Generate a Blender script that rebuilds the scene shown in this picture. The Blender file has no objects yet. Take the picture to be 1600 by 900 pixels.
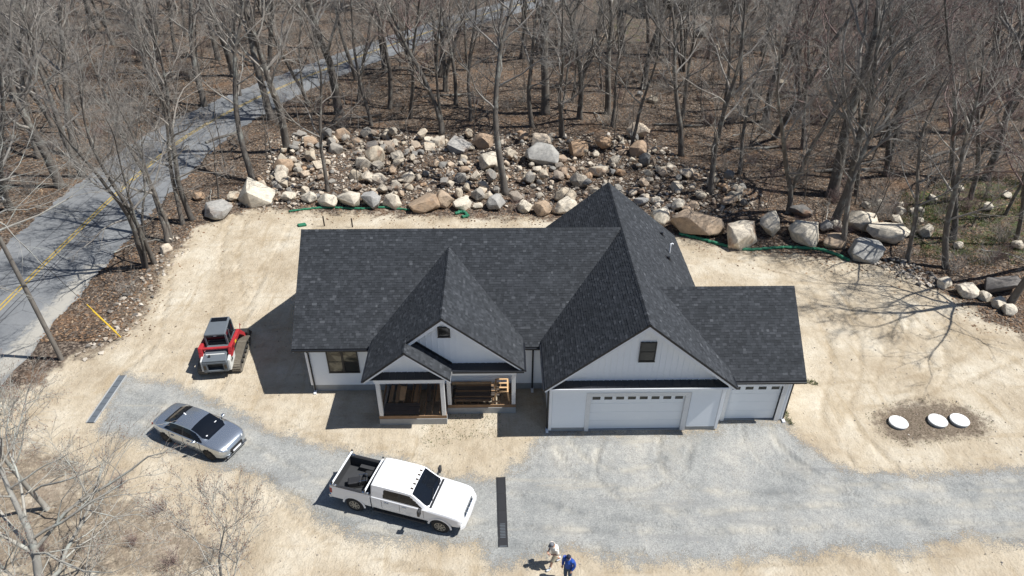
import bpy, bmesh, math, random
import numpy as np
from mathutils import Vector, Matrix, noise as mnoise
R = math.radians
scene = bpy.context.scene
col = scene.collection
random.seed(7); np.random.seed(7)

# ------------------------------------------------------------------ camera
CF, CP, CY, CR = 1084.4, R(34.70), R(1.026), R(0.136)
CAM = Vector((-2.431, -26.003, 27.305))
fwd = Vector((math.sin(CY)*math.cos(CP), math.cos(CY)*math.cos(CP), -math.sin(CP)))
rgt = Vector((math.cos(CY), -math.sin(CY), 0)); upv = rgt.cross(fwd)
rg2 = math.cos(CR)*rgt + math.sin(CR)*upv; up2 = -math.sin(CR)*rgt + math.cos(CR)*upv
cd = bpy.data.cameras.new('camera'); cam = bpy.data.objects.new('camera', cd); col.objects.link(cam)
M = Matrix((rg2, up2, -fwd)).transposed().to_4x4(); M.translation = CAM; cam.matrix_world = M
cd.sensor_width = 36; cd.lens = 36*CF/1600; cd.clip_start = .5; cd.clip_end = 3000
scene.camera = cam
def G(x, y, z=0.0):
    "survey: ground point seen at photo pixel x, y (1600 wide)"
    d = fwd*CF + rg2*(x-800) - up2*(y-450)
    t = (z-CAM.z)/d.z
    return CAM + d*t
# ------------------------------------------------------------------ light
SUN_EL, SUN_AZ = R(56.5), R(-4.5)     # azimuth measured from +X towards +Y
sdir = Vector((math.cos(SUN_EL)*math.cos(SUN_AZ), math.cos(SUN_EL)*math.sin(SUN_AZ), math.sin(SUN_EL)))
world = bpy.data.worlds.new('World'); scene.world = world; world.use_nodes = True
wn = world.node_tree; bg = wn.nodes['Background']
sky = wn.nodes.new('ShaderNodeTexSky'); sky.sky_type = 'NISHITA'; sky.sun_disc = False
sky.sun_elevation = SUN_EL; sky.sun_rotation = R(90) - SUN_AZ; sky.dust_density = .6; sky.ozone_density = 4
wn.links.new(sky.outputs[0], bg.inputs[0]); bg.inputs[1].default_value = .066
sl = bpy.data.lights.new('sun', 'SUN'); sl.energy = 5.0; sl.angle = R(.53); sl.color = (1, .985, .95)
so = bpy.data.objects.new('sun', sl); col.objects.link(so); so.rotation_euler = sdir.to_track_quat('Z', 'Y').to_euler()
so.location = (40, 0, 60)
scene.view_settings.view_transform = 'Standard'; scene.view_settings.look = 'None'
scene.view_settings.gamma = 1; scene.view_settings.use_curve_mapping = False
scene.view_settings.exposure = .42
scene.render.engine = 'CYCLES'

# ------------------------------------------------------------------ helpers
class MB:
    def __init__(s): s.v = []; s.f = []; s.a = []
    def poly(s, pts):
        b = len(s.v); s.v += [tuple(p) for p in pts]; s.f.append(tuple(range(b, b+len(pts))))
    def box(s, x0, x1, y0, y1, z0, z1):
        b = len(s.v)
        s.v += [(x0,y0,z0),(x1,y0,z0),(x1,y1,z0),(x0,y1,z0),(x0,y0,z1),(x1,y0,z1),(x1,y1,z1),(x0,y1,z1)]
        s.f += [tuple(b+i for i in q) for q in ((0,3,2,1),(4,5,6,7),(0,1,5,4),(1,2,6,5),(2,3,7,6),(3,0,4,7))]
        return s
    def prism(s, pts, off):
        "closed prism: polygon pts extruded by vector off"
        b = len(s.v); n = len(pts); o = Vector(off)
        s.v += [tuple(Vector(p)) for p in pts] + [tuple(Vector(p)+o) for p in pts]
        s.f.append(tuple(range(b+n-1, b-1, -1))); s.f.append(tuple(range(b+n, b+2*n)))
        for i in range(n):
            j = (i+1) % n; s.f.append((b+i, b+j, b+n+j, b+n+i))
        return s
    def obox(s, c, ax, ay, az):
        "oriented box: centre and three half-axis vectors"
        c = Vector(c); ax = Vector(ax); ay = Vector(ay); az = Vector(az)
        p = [c-ax-ay-az, c+ax-ay-az, c+ax+ay-az, c-ax+ay-az]
        return s.prism(p, az*2)
    def bar(s, p, q, w, h, up=(0,0,1)):
        p = Vector(p); q = Vector(q); d = (q-p)
        u = Vector(up); sd = d.cross(u).normalized(); u = sd.cross(d).normalized()
        return s.obox((p+q)/2, d/2, sd*w/2, u*h/2)
    def tube(s, pts, rad, sides=6, cap=True):
        b = len(s.v); n = len(pts); pts = [Vector(p) for p in pts]
        if not hasattr(rad, '__len__'): rad = [rad]*n
        d = (pts[1]-pts[0]).normalized()
        a = d.orthogonal().normalized()
        for i in range(n):
            if i == 0: d = pts[1]-pts[0]
            elif i == n-1: d = pts[-1]-pts[-2]
            else: d = pts[i+1]-pts[i-1]
            d = d.normalized()
            a = (a - d*a.dot(d)); a = a.normalized() if a.length > 1e-6 else d.orthogonal().normalized()
            c = d.cross(a)
            for k in range(sides):
                t = 2*math.pi*k/sides
                q = pts[i] + (a*math.cos(t)+c*math.sin(t))*rad[i]
                s.v.append((q.x, q.y, q.z))
        for i in range(n-1):
            for k in range(sides):
                k2 = (k+1) % sides
                s.f.append((b+i*sides+k, b+i*sides+k2, b+(i+1)*sides+k2, b+(i+1)*sides+k))
        if cap:
            s.f.append(tuple(b+k for k in range(sides-1, -1, -1)))
            s.f.append(tuple(b+(n-1)*sides+k for k in range(sides)))
        return s
    def mesh(s, name, smooth=False, sharp=None):
        m = bpy.data.meshes.new(name); m.from_pydata(s.v, [], s.f); m.update()
        if smooth:
            m.polygons.foreach_set('use_smooth', [True]*len(m.polygons))
            if sharp: m.set_sharp_from_angle(angle=R(sharp))
        return m
    def build(s, name, mat, parent=None, smooth=False, sharp=35, bevel=0):
        m = s.mesh(name, smooth, sharp)
        o = bpy.data.objects.new(name, m); col.objects.link(o); m.materials.append(mat)
        if parent: o.parent = parent
        if bevel:
            b = o.modifiers.new('bevel', 'BEVEL'); b.width = bevel; b.segments = 2; b.limit_method = 'ANGLE'; b.angle_limit = R(40)
        return o
def tag(o, label=None, cat=None, group=None, kind=None):
    if label: o['label'] = label
    if cat: o['category'] = cat
    if group: o['group'] = group
    if kind: o['kind'] = kind
    return o
def empty(name, loc=(0,0,0), rz=0, label=None, cat=None, group=None):
    o = bpy.data.objects.new(name, None); col.objects.link(o); o.location = loc; o.rotation_euler = (0,0,rz)
    o.empty_display_size = .3
    return tag(o, label, cat, group)
def copy_tree(o, parent=None):
    c = o.copy(); col.objects.link(c); c.parent = parent
    for ch in o.children: copy_tree(ch, c)
    return c

# ------------------------------------------------------------------ materials
class NT:
    def __init__(s, name):
        s.m = bpy.data.materials.new(name); s.m.use_nodes = True; s.t = s.m.node_tree
        s.b = s.t.nodes['Principled BSDF']; s.out = s.t.nodes['Material Output']
    def n(s, typ, **kw):
        x = s.t.nodes.new(typ)
        for k, v in kw.items(): setattr(x, k, v)
        return x
    def l(s, a, b): s.t.links.new(a, b)
    def pos(s):
        if not hasattr(s, '_p'): s._p = s.n('ShaderNodeNewGeometry').outputs['Position']
        return s._p
    def obj(s):
        if not hasattr(s, '_o'): s._o = s.n('ShaderNodeTexCoord').outputs['Object']
        return s._o
    def noise(s, scale, detail=4, rough=.55, vec=None, dist=0, stretch=None, rot=0):
        x = s.n('ShaderNodeTexNoise'); x.inputs['Scale'].default_value = scale; x.inputs['Detail'].default_value = detail
        x.inputs['Roughness'].default_value = rough; x.inputs['Distortion'].default_value = dist
        v = vec or s.pos()
        if stretch:
            mp = s.n('ShaderNodeMapping'); mp.inputs['Scale'].default_value = stretch; mp.inputs['Rotation'].default_value = (0,0,rot)
            s.l(v, mp.inputs[0]); v = mp.outputs[0]
        s.l(v, x.inputs['Vector']); return x.outputs['Fac']
    def vor(s, scale, vec=None, feature='F1', out='Distance'):
        x = s.n('ShaderNodeTexVoronoi'); x.feature = feature; x.inputs['Scale'].default_value = scale
        s.l(vec or s.pos(), x.inputs['Vector']); return x.outputs[out]
    def ramp(s, fac, *stops):
        x = s.n('ShaderNodeValToRGB'); e = x.color_ramp.elements
        for i, (p, c) in enumerate(stops):
            q = e[i] if i < 2 else e.new(p)
            q.position = p; q.color = (*c, 1) if hasattr(c, '__len__') else (c, c, c, 1)
        s.l(fac, x.inputs[0]); return x.outputs[0]
    def mix(s, fac, a, b, mode='MIX'):
        x = s.n('ShaderNodeMix'); x.data_type = 'RGBA'; x.blend_type = mode
        for v, i in ((fac, 0), (a, 6), (b, 7)):
            if hasattr(v, 'is_output'): s.l(v, x.inputs[i])
            elif i == 0: x.inputs[0].default_value = v
            else: x.inputs[i].default_value = (*v, 1)
        return x.outputs[2]
    def math(s, op, a, b=0, c=None):
        x = s.n('ShaderNodeMath'); x.operation = op
        for i, v in enumerate((a, b, c)):
            if v is None: continue
            if hasattr(v, 'is_output'): s.l(v, x.inputs[i])
            else: x.inputs[i].default_value = v
        return x.outputs[0]
    def sstep(s, v, lo, hi):
        x = s.n('ShaderNodeMapRange'); x.interpolation_type = 'SMOOTHSTEP'
        x.inputs[1].default_value = lo; x.inputs[2].default_value = hi; s.l(v, x.inputs[0]); return x.outputs[0]
    def attr(s, name, out='Fac'):
        x = s.n('ShaderNodeAttribute'); x.attribute_name = name; return x.outputs[out]
    def rnd(s):
        return s.n('ShaderNodeObjectInfo').outputs['Random']
    def bump(s, h, strength=.5, dist=.02):
        x = s.n('ShaderNodeBump'); x.inputs['Strength'].default_value = strength; x.inputs['Distance'].default_value = dist
        s.l(h, x.inputs['Height']); s.l(x.outputs[0], s.b.inputs['Normal'])
    def col(s, c):
        if hasattr(c, 'is_output'): s.l(c, s.b.inputs['Base Color'])
        else: s.b.inputs['Base Color'].default_value = (*c, 1)
    def set(s, rough=.6, metal=0, spec=.5, coat=0):
        s.b.inputs['Roughness'].default_value = rough; s.b.inputs['Metallic'].default_value = metal
        s.b.inputs['Specular IOR Level'].default_value = spec; s.b.inputs['Coat Weight'].default_value = coat
        return s.m
def plain(name, c, rough=.6, metal=0, spec=.5, coat=0, var=.12, scale=3.0, bump=0):
    t = NT(name); f = t.noise(scale, 5, vec=t.obj())
    t.col(t.mix(f, tuple(x*(1-var) for x in c), tuple(min(1, x*(1+var)) for x in c)))
    if bump: t.bump(t.noise(scale*12, 3, vec=t.obj()), bump, .01)
    return t.set(rough, metal, spec, coat)

M_ = {}
M_['white_siding'] = plain('white_siding', (.86,.885,.90), .5, var=.03)
M_['white_trim'] = plain('white_trim', (.83,.845,.86), .45, var=.04)
t = NT('film_wrapped_trim'); f = t.noise(14, 5, dist=1.2); t.col(t.mix(f, (.60,.60,.59), (.84,.84,.83))); t.bump(f, .6, .01); M_['film_trim'] = t.set(.35)
M_['black_trim'] = plain('black_trim', (.012,.013,.016), .4, var=.2)
M_['black_metal'] = plain('black_metal_roofing', (.018,.02,.026), .35, metal=0, var=.15)
M_['door_paint'] = plain('garage_door_paint', (.83,.855,.87), .45, var=.025)
M_['concrete'] = plain('concrete', (.34,.345,.34), .85, var=.25, scale=2.5, bump=.3)
M_['wood_new'] = plain('new_lumber', (.56,.36,.19), .75, var=.3, scale=5)
M_['wood_pt'] = plain('treated_lumber', (.25,.155,.085), .8, var=.35, scale=4)
M_['wood_dark'] = plain('dark_board', (.075,.06,.05), .8, var=.35, scale=3)
t = NT('window_glass'); t.col(t.mix(t.noise(.9, 2), (.012,.013,.014), (.05,.05,.042))); M_['glass'] = t.set(.06, spec=.6)
t = NT('window_film_glass'); f = t.noise(1.8, 3, dist=.8); t.col(t.mix(t.sstep(f, .4, .62), (.045,.043,.033), (.2,.18,.125))); M_['glass_room'] = t.set(.08, spec=.6)
# shingles: colour of each tab from a face attribute
t = NT('asphalt_shingle'); a = t.attr('tone'); big = t.noise(.55, 3)
c = t.ramp(a, (0, (.020,.0225,.026)), (.5, (.034,.0375,.043)), (.8, (.049,.053,.060)), (1, (.082,.087,.095)))
c = t.mix(.2, c, t.ramp(big, (.3, (.7,.7,.7)), (.7, (1.25,1.25,1.25))), 'MULTIPLY')
g = t.noise(160, 2); t.col(t.mix(.5, c, t.ramp(g, (.3, (.55,.55,.55)), (.75, (1.5,1.5,1.5))), 'MULTIPLY'))
t.bump(g, .5, .004); M_['shingle'] = t.set(.85, spec=.3)

# ground masks
def ground_mat():
    t = NT('ground_soil'); n1 = t.noise(.35, 6, .6); n2 = t.noise(2.2, 5, .6); n3 = t.noise(11, 4, .6); n4 = t.noise(45, 3, .6)
    # graded sand
    s = t.ramp(n1, (.30, (.355,.288,.205)), (.5, (.46,.392,.296)), (.70, (.565,.51,.415)))
    s = t.mix(.42, s, t.ramp(n2, (.3, (.74,.70,.64)), (.55, (1,1,1)), (.75, (1.1,1.09,1.06))), 'MULTIPLY')
    tr = t.noise(1.1, 5, .62, stretch=(1, .16, 1), rot=.35, dist=.5); s = t.mix(t.math('MULTIPLY', t.sstep(tr, .55, .68), .42), s, (.34,.265,.17))
    tr2 = t.noise(1.5, 5, .62, stretch=(.14, 1, 1), rot=.2, dist=.9); s = t.mix(t.math('MULTIPLY', t.sstep(tr2, .56, .68), .38), s, (.37,.29,.19))
    s = t.mix(t.math('MULTIPLY', t.sstep(t.math('ADD', t.attr('rut'), t.math('MULTIPLY', t.math('SUBTRACT', t.noise(.8, 5, .7), .5), 3.2)), .35, 1.1), .42), s, (.30,.235,.155))
    s = t.mix(.28, s, t.ramp(n3, (.32, (.72,.70,.66)), (.5, (1,1,1)), (.75, (1.08,1.08,1.06))), 'MULTIPLY')
    s = t.mix(.2, s, t.ramp(n4, (.3, (.7,.68,.64)), (.6, (1.08,1.07,1.05))), 'MULTIPLY')
    st = t.vor(3.2); s = t.mix(t.math('MULTIPLY', t.math('SUBTRACT', 1, t.sstep(st, .05, .09)), t.sstep(n2, .5, .58)), s, (.30,.26,.21))
    # leaf litter
    v = t.vor(9, out='Color'); vs = t.n('ShaderNodeSeparateColor'); t.l(v, vs.inputs[0])
    lf = t.ramp(vs.outputs[0], (0, (.036,.029,.024)), (.4, (.082,.063,.050)), (.75, (.15,.115,.088)), (1, (.27,.225,.18)))
    lf = t.mix(.75, lf, t.ramp(n2, (.3, (.45,.43,.42)), (.55, (1,1,1)), (.75, (1.35,1.25,1.15))), 'MULTIPLY')
    lf = t.mix(t.math('MULTIPLY', t.sstep(n1, .52, .7), .6), lf, (.17,.105,.065))
    # dark mulch, grass
    sd = t.attr('sand'); nn = t.math('MULTIPLY', t.math('SUBTRACT', t.noise(.9, 6, .68), .5), 5.0)
    fs = t.sstep(t.math('ADD', sd, nn), -.5, .75)
    c = t.mix(fs, lf, s)
    du = t.sstep(t.math('ADD', t.attr('debris'), t.math('MULTIPLY', t.math('SUBTRACT', t.noise(1.6, 6, .7), .5), 3.2)), .05, .9)
    c = t.mix(t.math('MULTIPLY', du, .75), c, t.mix(.6, t.ramp(n3, (.3, (.12,.085,.06)), (.6, (.27,.21,.15)), (.75, (.42,.36,.28))), lf))
    mu = t.sstep(t.math('ADD', t.attr('mulch'), t.math('MULTIPLY', t.math('SUBTRACT', t.noise(1.8, 6, .75), .5), 2.8)), -.4, .5)
    c = t.mix(t.math('MULTIPLY', mu, .9), c, t.ramp(n3, (.3, (.07,.052,.038)), (.55, (.15,.115,.085)), (.75, (.27,.22,.17))))
    gr = t.sstep(t.math('ADD', t.attr('grass'), t.math('MULTIPLY', t.math('SUBTRACT', t.noise(1.1, 6, .7), .5), 7)), .2, 1.4)
    c = t.mix(t.math('MULTIPLY', gr, .75), c, t.ramp(n3, (.3, (.03,.05,.014)), (.6, (.075,.105,.03)), (.8, (.15,.14,.06))))
    t.col(c)
    hgt = t.math('ADD', t.math('MULTIPLY', n2, 1.2), t.math('ADD', t.math('MULTIPLY', n3, .6), t.math('MULTIPLY', n4, .08)))
    hgt = t.math('ADD', hgt, t.math('MULTIPLY', t.math('ADD', tr, tr2), -.8))
    hgt = t.math('ADD', hgt, t.math('MULTIPLY', t.math('MULTIPLY', t.attr('rut'), t.sstep(n1, .35, .6)), -.9)); t.bump(hgt, .8, .11)
    return t.set(.95, spec=.15)
M_['ground'] = ground_mat()
def gravel_mat():
    t = NT('crushed_gravel'); n1 = t.noise(.3, 5, .6); n2 = t.noise(2.5, 5, .65); v = t.vor(26, out='Color'); vs = t.n('ShaderNodeSeparateColor'); t.l(v, vs.inputs[0])
    c = t.ramp(n1, (.3, (.262,.268,.26)), (.52, (.325,.325,.31)), (.7, (.41,.395,.36)))
    c = t.mix(.45, c, t.ramp(n2, (.3, (.72,.72,.73)), (.6, (1.08,1.07,1.05))), 'MULTIPLY')
    c = t.mix(.5, c, t.ramp(vs.outputs[0], (0, (.55,.55,.56)), (.5, (1,1,1)), (1, (1.35,1.34,1.3))), 'MULTIPLY')
    tr = t.noise(.9, 5, .6, stretch=(.1, 1, 1), rot=.06, dist=.6); c = t.mix(t.math('MULTIPLY', t.sstep(tr, .53, .68), .5), c, (.22,.22,.215))
    t3 = t.noise(.8, 5, .6, stretch=(.12, 1, 1), rot=-.45, dist=.4); c = t.mix(t.math('MULTIPLY', t.sstep(t3, .56, .68), .35), c, (.45,.40,.31))
    rt = t.math('MULTIPLY', t.attr('rut'), t.sstep(t.noise(.7, 5, .7), .35, .62)); c = t.mix(t.math('MULTIPLY', rt, .7), c, t.mix(t.sstep(n1, .4, .6), (.19,.195,.19), (.47,.435,.365)))
    du = t.sstep(t.noise(.22, 6, .7), .54, .7); c = t.mix(t.math('MULTIPLY', du, .25), c, (.43,.385,.31))
    t.col(c); t.bump(t.math('ADD', t.math('MULTIPLY', vs.outputs[1], .5), t.math('ADD', t.math('SUBTRACT', n2, t.math('MULTIPLY', rt, 1.5)), tr)), .8, .06)
    e = t.math('ADD', t.attr('edge'), t.math('ADD', t.math('MULTIPLY', t.math('SUBTRACT', t.noise(1.3, 6, .7), .5), 2.2), t.math('MULTIPLY', t.math('SUBTRACT', t.noise(22, 3), .5), 2.4)))
    a = t.sstep(e, -.35, .5); m = t.set(.95, spec=.15)
    tb = t.n('ShaderNodeBsdfTransparent'); mx = t.n('ShaderNodeMixShader'); t.l(a, mx.inputs[0]); t.l(tb.outputs[0], mx.inputs[1]); t.l(t.b.outputs[0], mx.inputs[2]); t.l(mx.outputs[0], t.out.inputs[0])
    return m
M_['gravel'] = gravel_mat()
def asphalt_mat():
    t = NT('old_asphalt'); n1 = t.noise(.5, 5, .6); n2 = t.noise(30, 3); w = t.noise(.35, 4, .6, stretch=(1.6, .07, 1))
    c = t.ramp(n1, (.3, (.15,.157,.165)), (.7, (.215,.22,.224)))
    c = t.mix(.5, c, t.ramp(w, (.3, (.75,.75,.76)), (.7, (1.2,1.2,1.18))), 'MULTIPLY'); c = t.mix(.4, c, t.ramp(n2, (.3, (.65,.65,.65)), (.7, (1.3,1.3,1.3))), 'MULTIPLY')
    cr = t.vor(.45, feature='DISTANCE_TO_EDGE'); c = t.mix(t.math('MULTIPLY', t.math('SUBTRACT', 1, t.sstep(t.math('ADD', cr, t.math('MULTIPLY', t.noise(3, 4), .04)), .02, .035)), .55), c, (.05,.05,.052))
    # sand dust washed along the edge by the building site
    du = t.sstep(t.math('ADD', t.attr('dust'), t.math('MULTIPLY', t.math('SUBTRACT', t.noise(1.2, 6, .7), .5), 2.2)), .1, .8)
    c = t.mix(t.math('MULTIPLY', du, .7), c, (.42,.39,.33)); t.col(c); t.bump(n2, .3, .01); return t.set(.85, spec=.3)
M_['asphalt'] = asphalt_mat()
M_['yellow_paint'] = plain('worn_yellow_paint', (.42,.29,.06), .8, var=.35, scale=6)
M_['tar'] = plain('tar_seal', (.05,.05,.055), .6, var=.2)
def rock_mat(name='boulder_stone', fixed=None):
    t = NT(name); r = t.rnd(); o = t.obj()
    n1 = t.noise(.9, 6, .62, vec=o); n2 = t.noise(5, 6, .65, vec=o); n3 = t.noise(22, 3, .6, vec=o)
    base = t.ramp(r, (0, (.20,.195,.185)), (.2, (.34,.31,.265)), (.45, (.46,.39,.295)), (.65, (.55,.49,.40)), (.82, (.40,.27,.17)), (1, (.27,.24,.205)))
    if fixed: base = t.mix(.12, fixed, base)
    c = t.mix(.7, base, t.ramp(n2, (.3, (.5,.49,.48)), (.5, (1,1,1)), (.72, (1.28,1.25,1.2))), 'MULTIPLY')
    ru = t.math('MULTIPLY', t.sstep(n1, .5, .68), t.sstep(t.math('FRACT', t.math('MULTIPLY', r, 7.31)), .35, .95)); c = t.mix(t.math('MULTIPLY', ru, .8), c, (.34,.17,.075))
    gy = t.math('MULTIPLY', t.sstep(t.noise(1.7, 5, .6, vec=o), .52, .66), .35); c = t.mix(gy, c, (.18,.18,.175))
    c = t.mix(.4, c, t.ramp(n3, (.3, (.65,.65,.65)), (.7, (1.25,1.25,1.25))), 'MULTIPLY')
    t.col(c); t.bump(t.math('ADD', n2, t.math('MULTIPLY', n3, .4)), .7, .05); return t.set(.9, spec=.25)
M_['rock'] = rock_mat(); M_['rock_cream'] = rock_mat('cream_boulder_stone', (.60,.54,.44)); M_['rock_rust'] = rock_mat('rusty_boulder_stone', (.38,.285,.20)); M_['rock_grey'] = rock_mat('grey_boulder_stone', (.33,.325,.31)); M_['rock_dark'] = rock_mat('dark_shaded_boulder_stone', (.12,.12,.12))
def bark_mat(name, dark, light, lich):
    t = NT(name); r = t.rnd(); p = t.obj()
    n = t.noise(6, 5, .65, vec=p, stretch=(1, 1, .25)); n2 = t.noise(1.3, 4, .6, vec=p)
    c = t.mix(n, dark, light); c = t.mix(.6, c, t.ramp(r, (0, (.72,.72,.74)), (.5, (1,.97,.94)), (1, (1.25,1.2,1.15))), 'MULTIPLY')
    c = t.mix(t.math('MULTIPLY', t.sstep(n2, .5, .66), lich), c, (.40,.42,.38)); t.col(c); t.bump(n, .6, .03); return t.set(.9, spec=.2)
M_['bark'] = bark_mat('grey_bark', (.055,.048,.042), (.19,.172,.152), .35)
M_['bark_pale'] = bark_mat('lichen_bark', (.21,.195,.17), (.46,.445,.40), .8)
M_['twig'] = bark_mat('twig_bark', (.15,.135,.12), (.36,.335,.305), .3)
M_['twig_red'] = bark_mat('red_budding_twig', (.13,.092,.085), (.27,.20,.185), .1)
M_['bud'] = plain('red_bud', (.19,.075,.05), .7, var=.3)
t = NT('dry_leaf'); r = t.attr('tone'); t.col(t.ramp(r, (0, (.07,.045,.03)), (.4, (.16,.095,.055)), (.75, (.26,.165,.10)), (1, (.38,.30,.21)))); M_['leaf'] = t.set(.8, spec=.2)
t = NT('grass_blade'); r = t.attr('tone'); t.col(t.ramp(r, (0, (.035,.06,.015)), (.5, (.075,.11,.03)), (.8, (.13,.15,.05)), (1, (.30,.25,.13)))); M_['grass'] = t.set(.7, spec=.25)
t = NT('small_stone'); r = t.attr('tone'); t.col(t.ramp(r, (0, (.11,.105,.10)), (.35, (.29,.25,.205)), (.75, (.44,.375,.30)), (1, (.54,.49,.42)))); M_['stone_bits'] = t.set(.9, spec=.2)

# ------------------------------------------------------------------ planar regions (world metres from survey pixels)
def catmull(P, n):
    P = [np.array(p, float) for p in P]; out = []
    for i in range(len(P)-1):
        a = P[max(i-1,0)]; b = P[i]; c = P[i+1]; d = P[min(i+2, len(P)-1)]
        for k in range(n):
            u = k/n; out.append(.5*((2*b)+(c-a)*u+(2*a-5*b+4*c-d)*u*u+(-a+3*b-3*c+d)*u**3))
    out.append(P[-1]); return np.array(out)
def region(px): return np.array([tuple(G(*q))[:2] for q in px])
def sdist(P, poly):
    "signed distance (inside positive) of points P (n,2) to polygon"
    d = np.full(len(P), 1e9); inside = np.zeros(len(P), bool); n = len(poly)
    for i in range(n):
        a, b = poly[i], poly[(i+1) % n]; e = b-a; w = P-a
        tt = np.clip((w@e)/(e@e), 0, 1); d = np.minimum(d, np.hypot(*(w-tt[:,None]*e).T))
        c = (a[1] <= P[:,1]) != (b[1] <= P[:,1])
        with np.errstate(divide='ignore', invalid='ignore'):
            xi = a[0] + (P[:,1]-a[1])/(b[1]-a[1])*e[0]
        inside ^= c & (P[:,0] < xi)
    return np.where(inside, d, -d)
SAND = region([(-150,1000),(-150,640),(60,600),(100,566),(175,530),(215,490),(235,450),(262,400),(310,352),(400,326),(470,330),(560,333),(700,338),(850,342),(1000,352),(1060,368),(1150,390),(1230,396),(1330,408),(1400,420),(1450,440),(1500,470),(1560,505),(1620,530),(1800,580),(2000,640),(2000,1050)])
DRIVE = region([(150,672),(172,622),(192,588),(262,596),(335,628),(392,655),(432,678),(520,700),(610,714),(690,745),(775,748),(815,722),(838,684),(858,678),(985,676),(1117,673),(1128,658),(1180,656),(1224,659),(1252,690),(1330,738),(1420,742),(1500,736),(1700,730),(1900,728),(1900,850),(1600,852),(1500,838),(1420,868),(1330,856),(1250,870),(1100,880),(960,878),(900,858),(830,872),(770,890),(745,848),(650,850),(575,845),(515,822),(462,782),(405,745),(330,728),(235,694)])
MULCH = region([(1362,650),(1392,634),(1440,628),(1502,633),(1545,655),(1540,682),(1480,686),(1412,694),(1385,682)])
GRASS = region([(1395,330),(1420,290),(1500,275),(1640,285),(1700,360),(1620,420),(1500,410),(1420,395)])
RUTS = [catmull([tuple(G(*q).xy) for q in L], 8) for L in (
    [(1265,470),(1290,520),(1300,580),(1285,650),(1330,720)], [(1300,465),(1335,515),(1345,580),(1330,650),(1400,730)], [(1330,480),(1400,510),(1450,560),(1440,600),(1380,620)], [(1370,470),(1440,505),(1480,560),(1465,610),(1400,640)],
    [(1400,480),(1385,540),(1370,600)], [(1425,485),(1412,545),(1400,605)], [(1560,520),(1500,560),(1420,590),(1300,600)], [(1590,560),(1500,600),(1420,625),(1320,640)],
    [(360,340),(345,400),(350,470),(330,540),(300,600)], [(385,345),(372,400),(380,470),(372,540),(345,610)], [(455,350),(430,400),(400,450),(385,500)], [(270,400),(260,470),(240,540),(180,590)], [(440,660),(520,690),(620,705),(700,740)], [(1090,400),(1160,410),(1250,440),(1300,500)], [(1080,390),(1170,398),(1280,430),(1340,500)],
    [(940,892),(1100,888),(1300,878),(1500,870)], [(420,770),(500,840),(620,880),(760,910)])]
DRUTS = [catmull([tuple(G(*q).xy) for q in L], 8) for L in (
    [(940,690),(930,730),(960,775),(1060,800),(1250,790),(1600,780)], [(1030,688),(1030,720),(1060,755),(1150,770),(1300,765),(1600,752)], [(1160,668),(1170,700),(1230,745),(1350,775),(1600,795)], [(1205,668),(1220,700),(1290,745),(1400,760),(1600,768)], [(870,700),(900,745),(980,765),(1060,745),(1080,700)], [(890,692),(925,725),(985,735),(1040,715)],
    [(200,610),(290,650),(400,700),(520,760),(650,800),(800,820),(1000,830),(1300,825)], [(180,640),(270,680),(380,725),(480,790),(600,830),(780,850),(1000,860)], [(800,770),(950,810),(1150,830),(1400,815),(1600,820)])]
def rut(P, RUTS=RUTS, ridge=False):
    d = np.full(len(P), 9.0)
    for C_ in RUTS:
        for a, b in zip(C_[:-1], C_[1:]):
            e = b-a; w = P-a; tt = np.clip((w@e)/(e@e), 0, 1); d = np.minimum(d, np.hypot(*(w-tt[:,None]*e).T))
    if ridge: return np.exp(-((d-.30)/.11)**2)   # soil pushed up beside a wheel track
    return np.exp(-(d/.2)**2)
DEBRIS2 = region([(-60,640),(60,660),(110,690),(170,720),(240,760),(330,800),(400,850),(330,930),(-100,930)])
DEBRIS = region([(105,568),(150,520),(190,460),(225,420),(262,385),(300,350),(300,385),(262,425),(245,470),(222,510),(165,556)])
LAWN = region([(925,2),(1015,2),(1010,60),(990,72),(935,66)])
WEEDS = region([(660,662),(700,650),(775,648),(778,676),(720,684),(672,694)])
ROADC = [(-35.6,-60),(-35.6,0),(-35.5,20),(-35.2,30),(-34.1,40),(-31.3,49),(-27.2,57.5),(-22.2,66),(-15.6,76),(-8.5,86),(1,97),(14,110),(40,130)]
ROAD = catmull(ROADC, 10)
def road_dist(P):
    d = np.full(len(P), 1e9)
    for i in range(len(ROAD)-1):
        a, b = ROAD[i], ROAD[i+1]; e = b-a; w = P-a; tt = np.clip((w@e)/(e@e), 0, 1)
        d = np.minimum(d, np.hypot(*(w-tt[:,None]*e).T))
    return d
HOUSEBOX = (-15, 14.5, -1.5, 15)
def relief(P):
    "ground height: level on drive, road and under the house, small humps elsewhere, low rise in the woods"
    x, y = P[:,0], P[:,1]
    h = .05*np.sin(x*.9+1.3*np.sin(y*.5))*np.sin(y*.8+.7*np.sin(x*.45)) + .04*np.sin(x*.31+2)*np.sin(y*.27)
    sa = sdist(P, SAND); wood = np.clip(-sa/8, 0, 1)
    h += wood*(.25*np.sin(x*.21+1)*np.sin(y*.17+.5) + .12*np.sin(x*.6+y*.4))
    dr = np.clip((-sdist(P, DRIVE)-.3)/2.5, 0, 1); rd = np.clip((road_dist(P)-5)/3, 0, 1)
    hx = np.maximum.reduce([HOUSEBOX[0]-x, x-HOUSEBOX[1], HOUSEBOX[2]-y, y-HOUSEBOX[3]]); ho = np.clip(hx/2, 0, 1)
    return h*dr*rd*ho
def hz(x, y): return float(relief(np.array([[x, y]]))[0])

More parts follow.
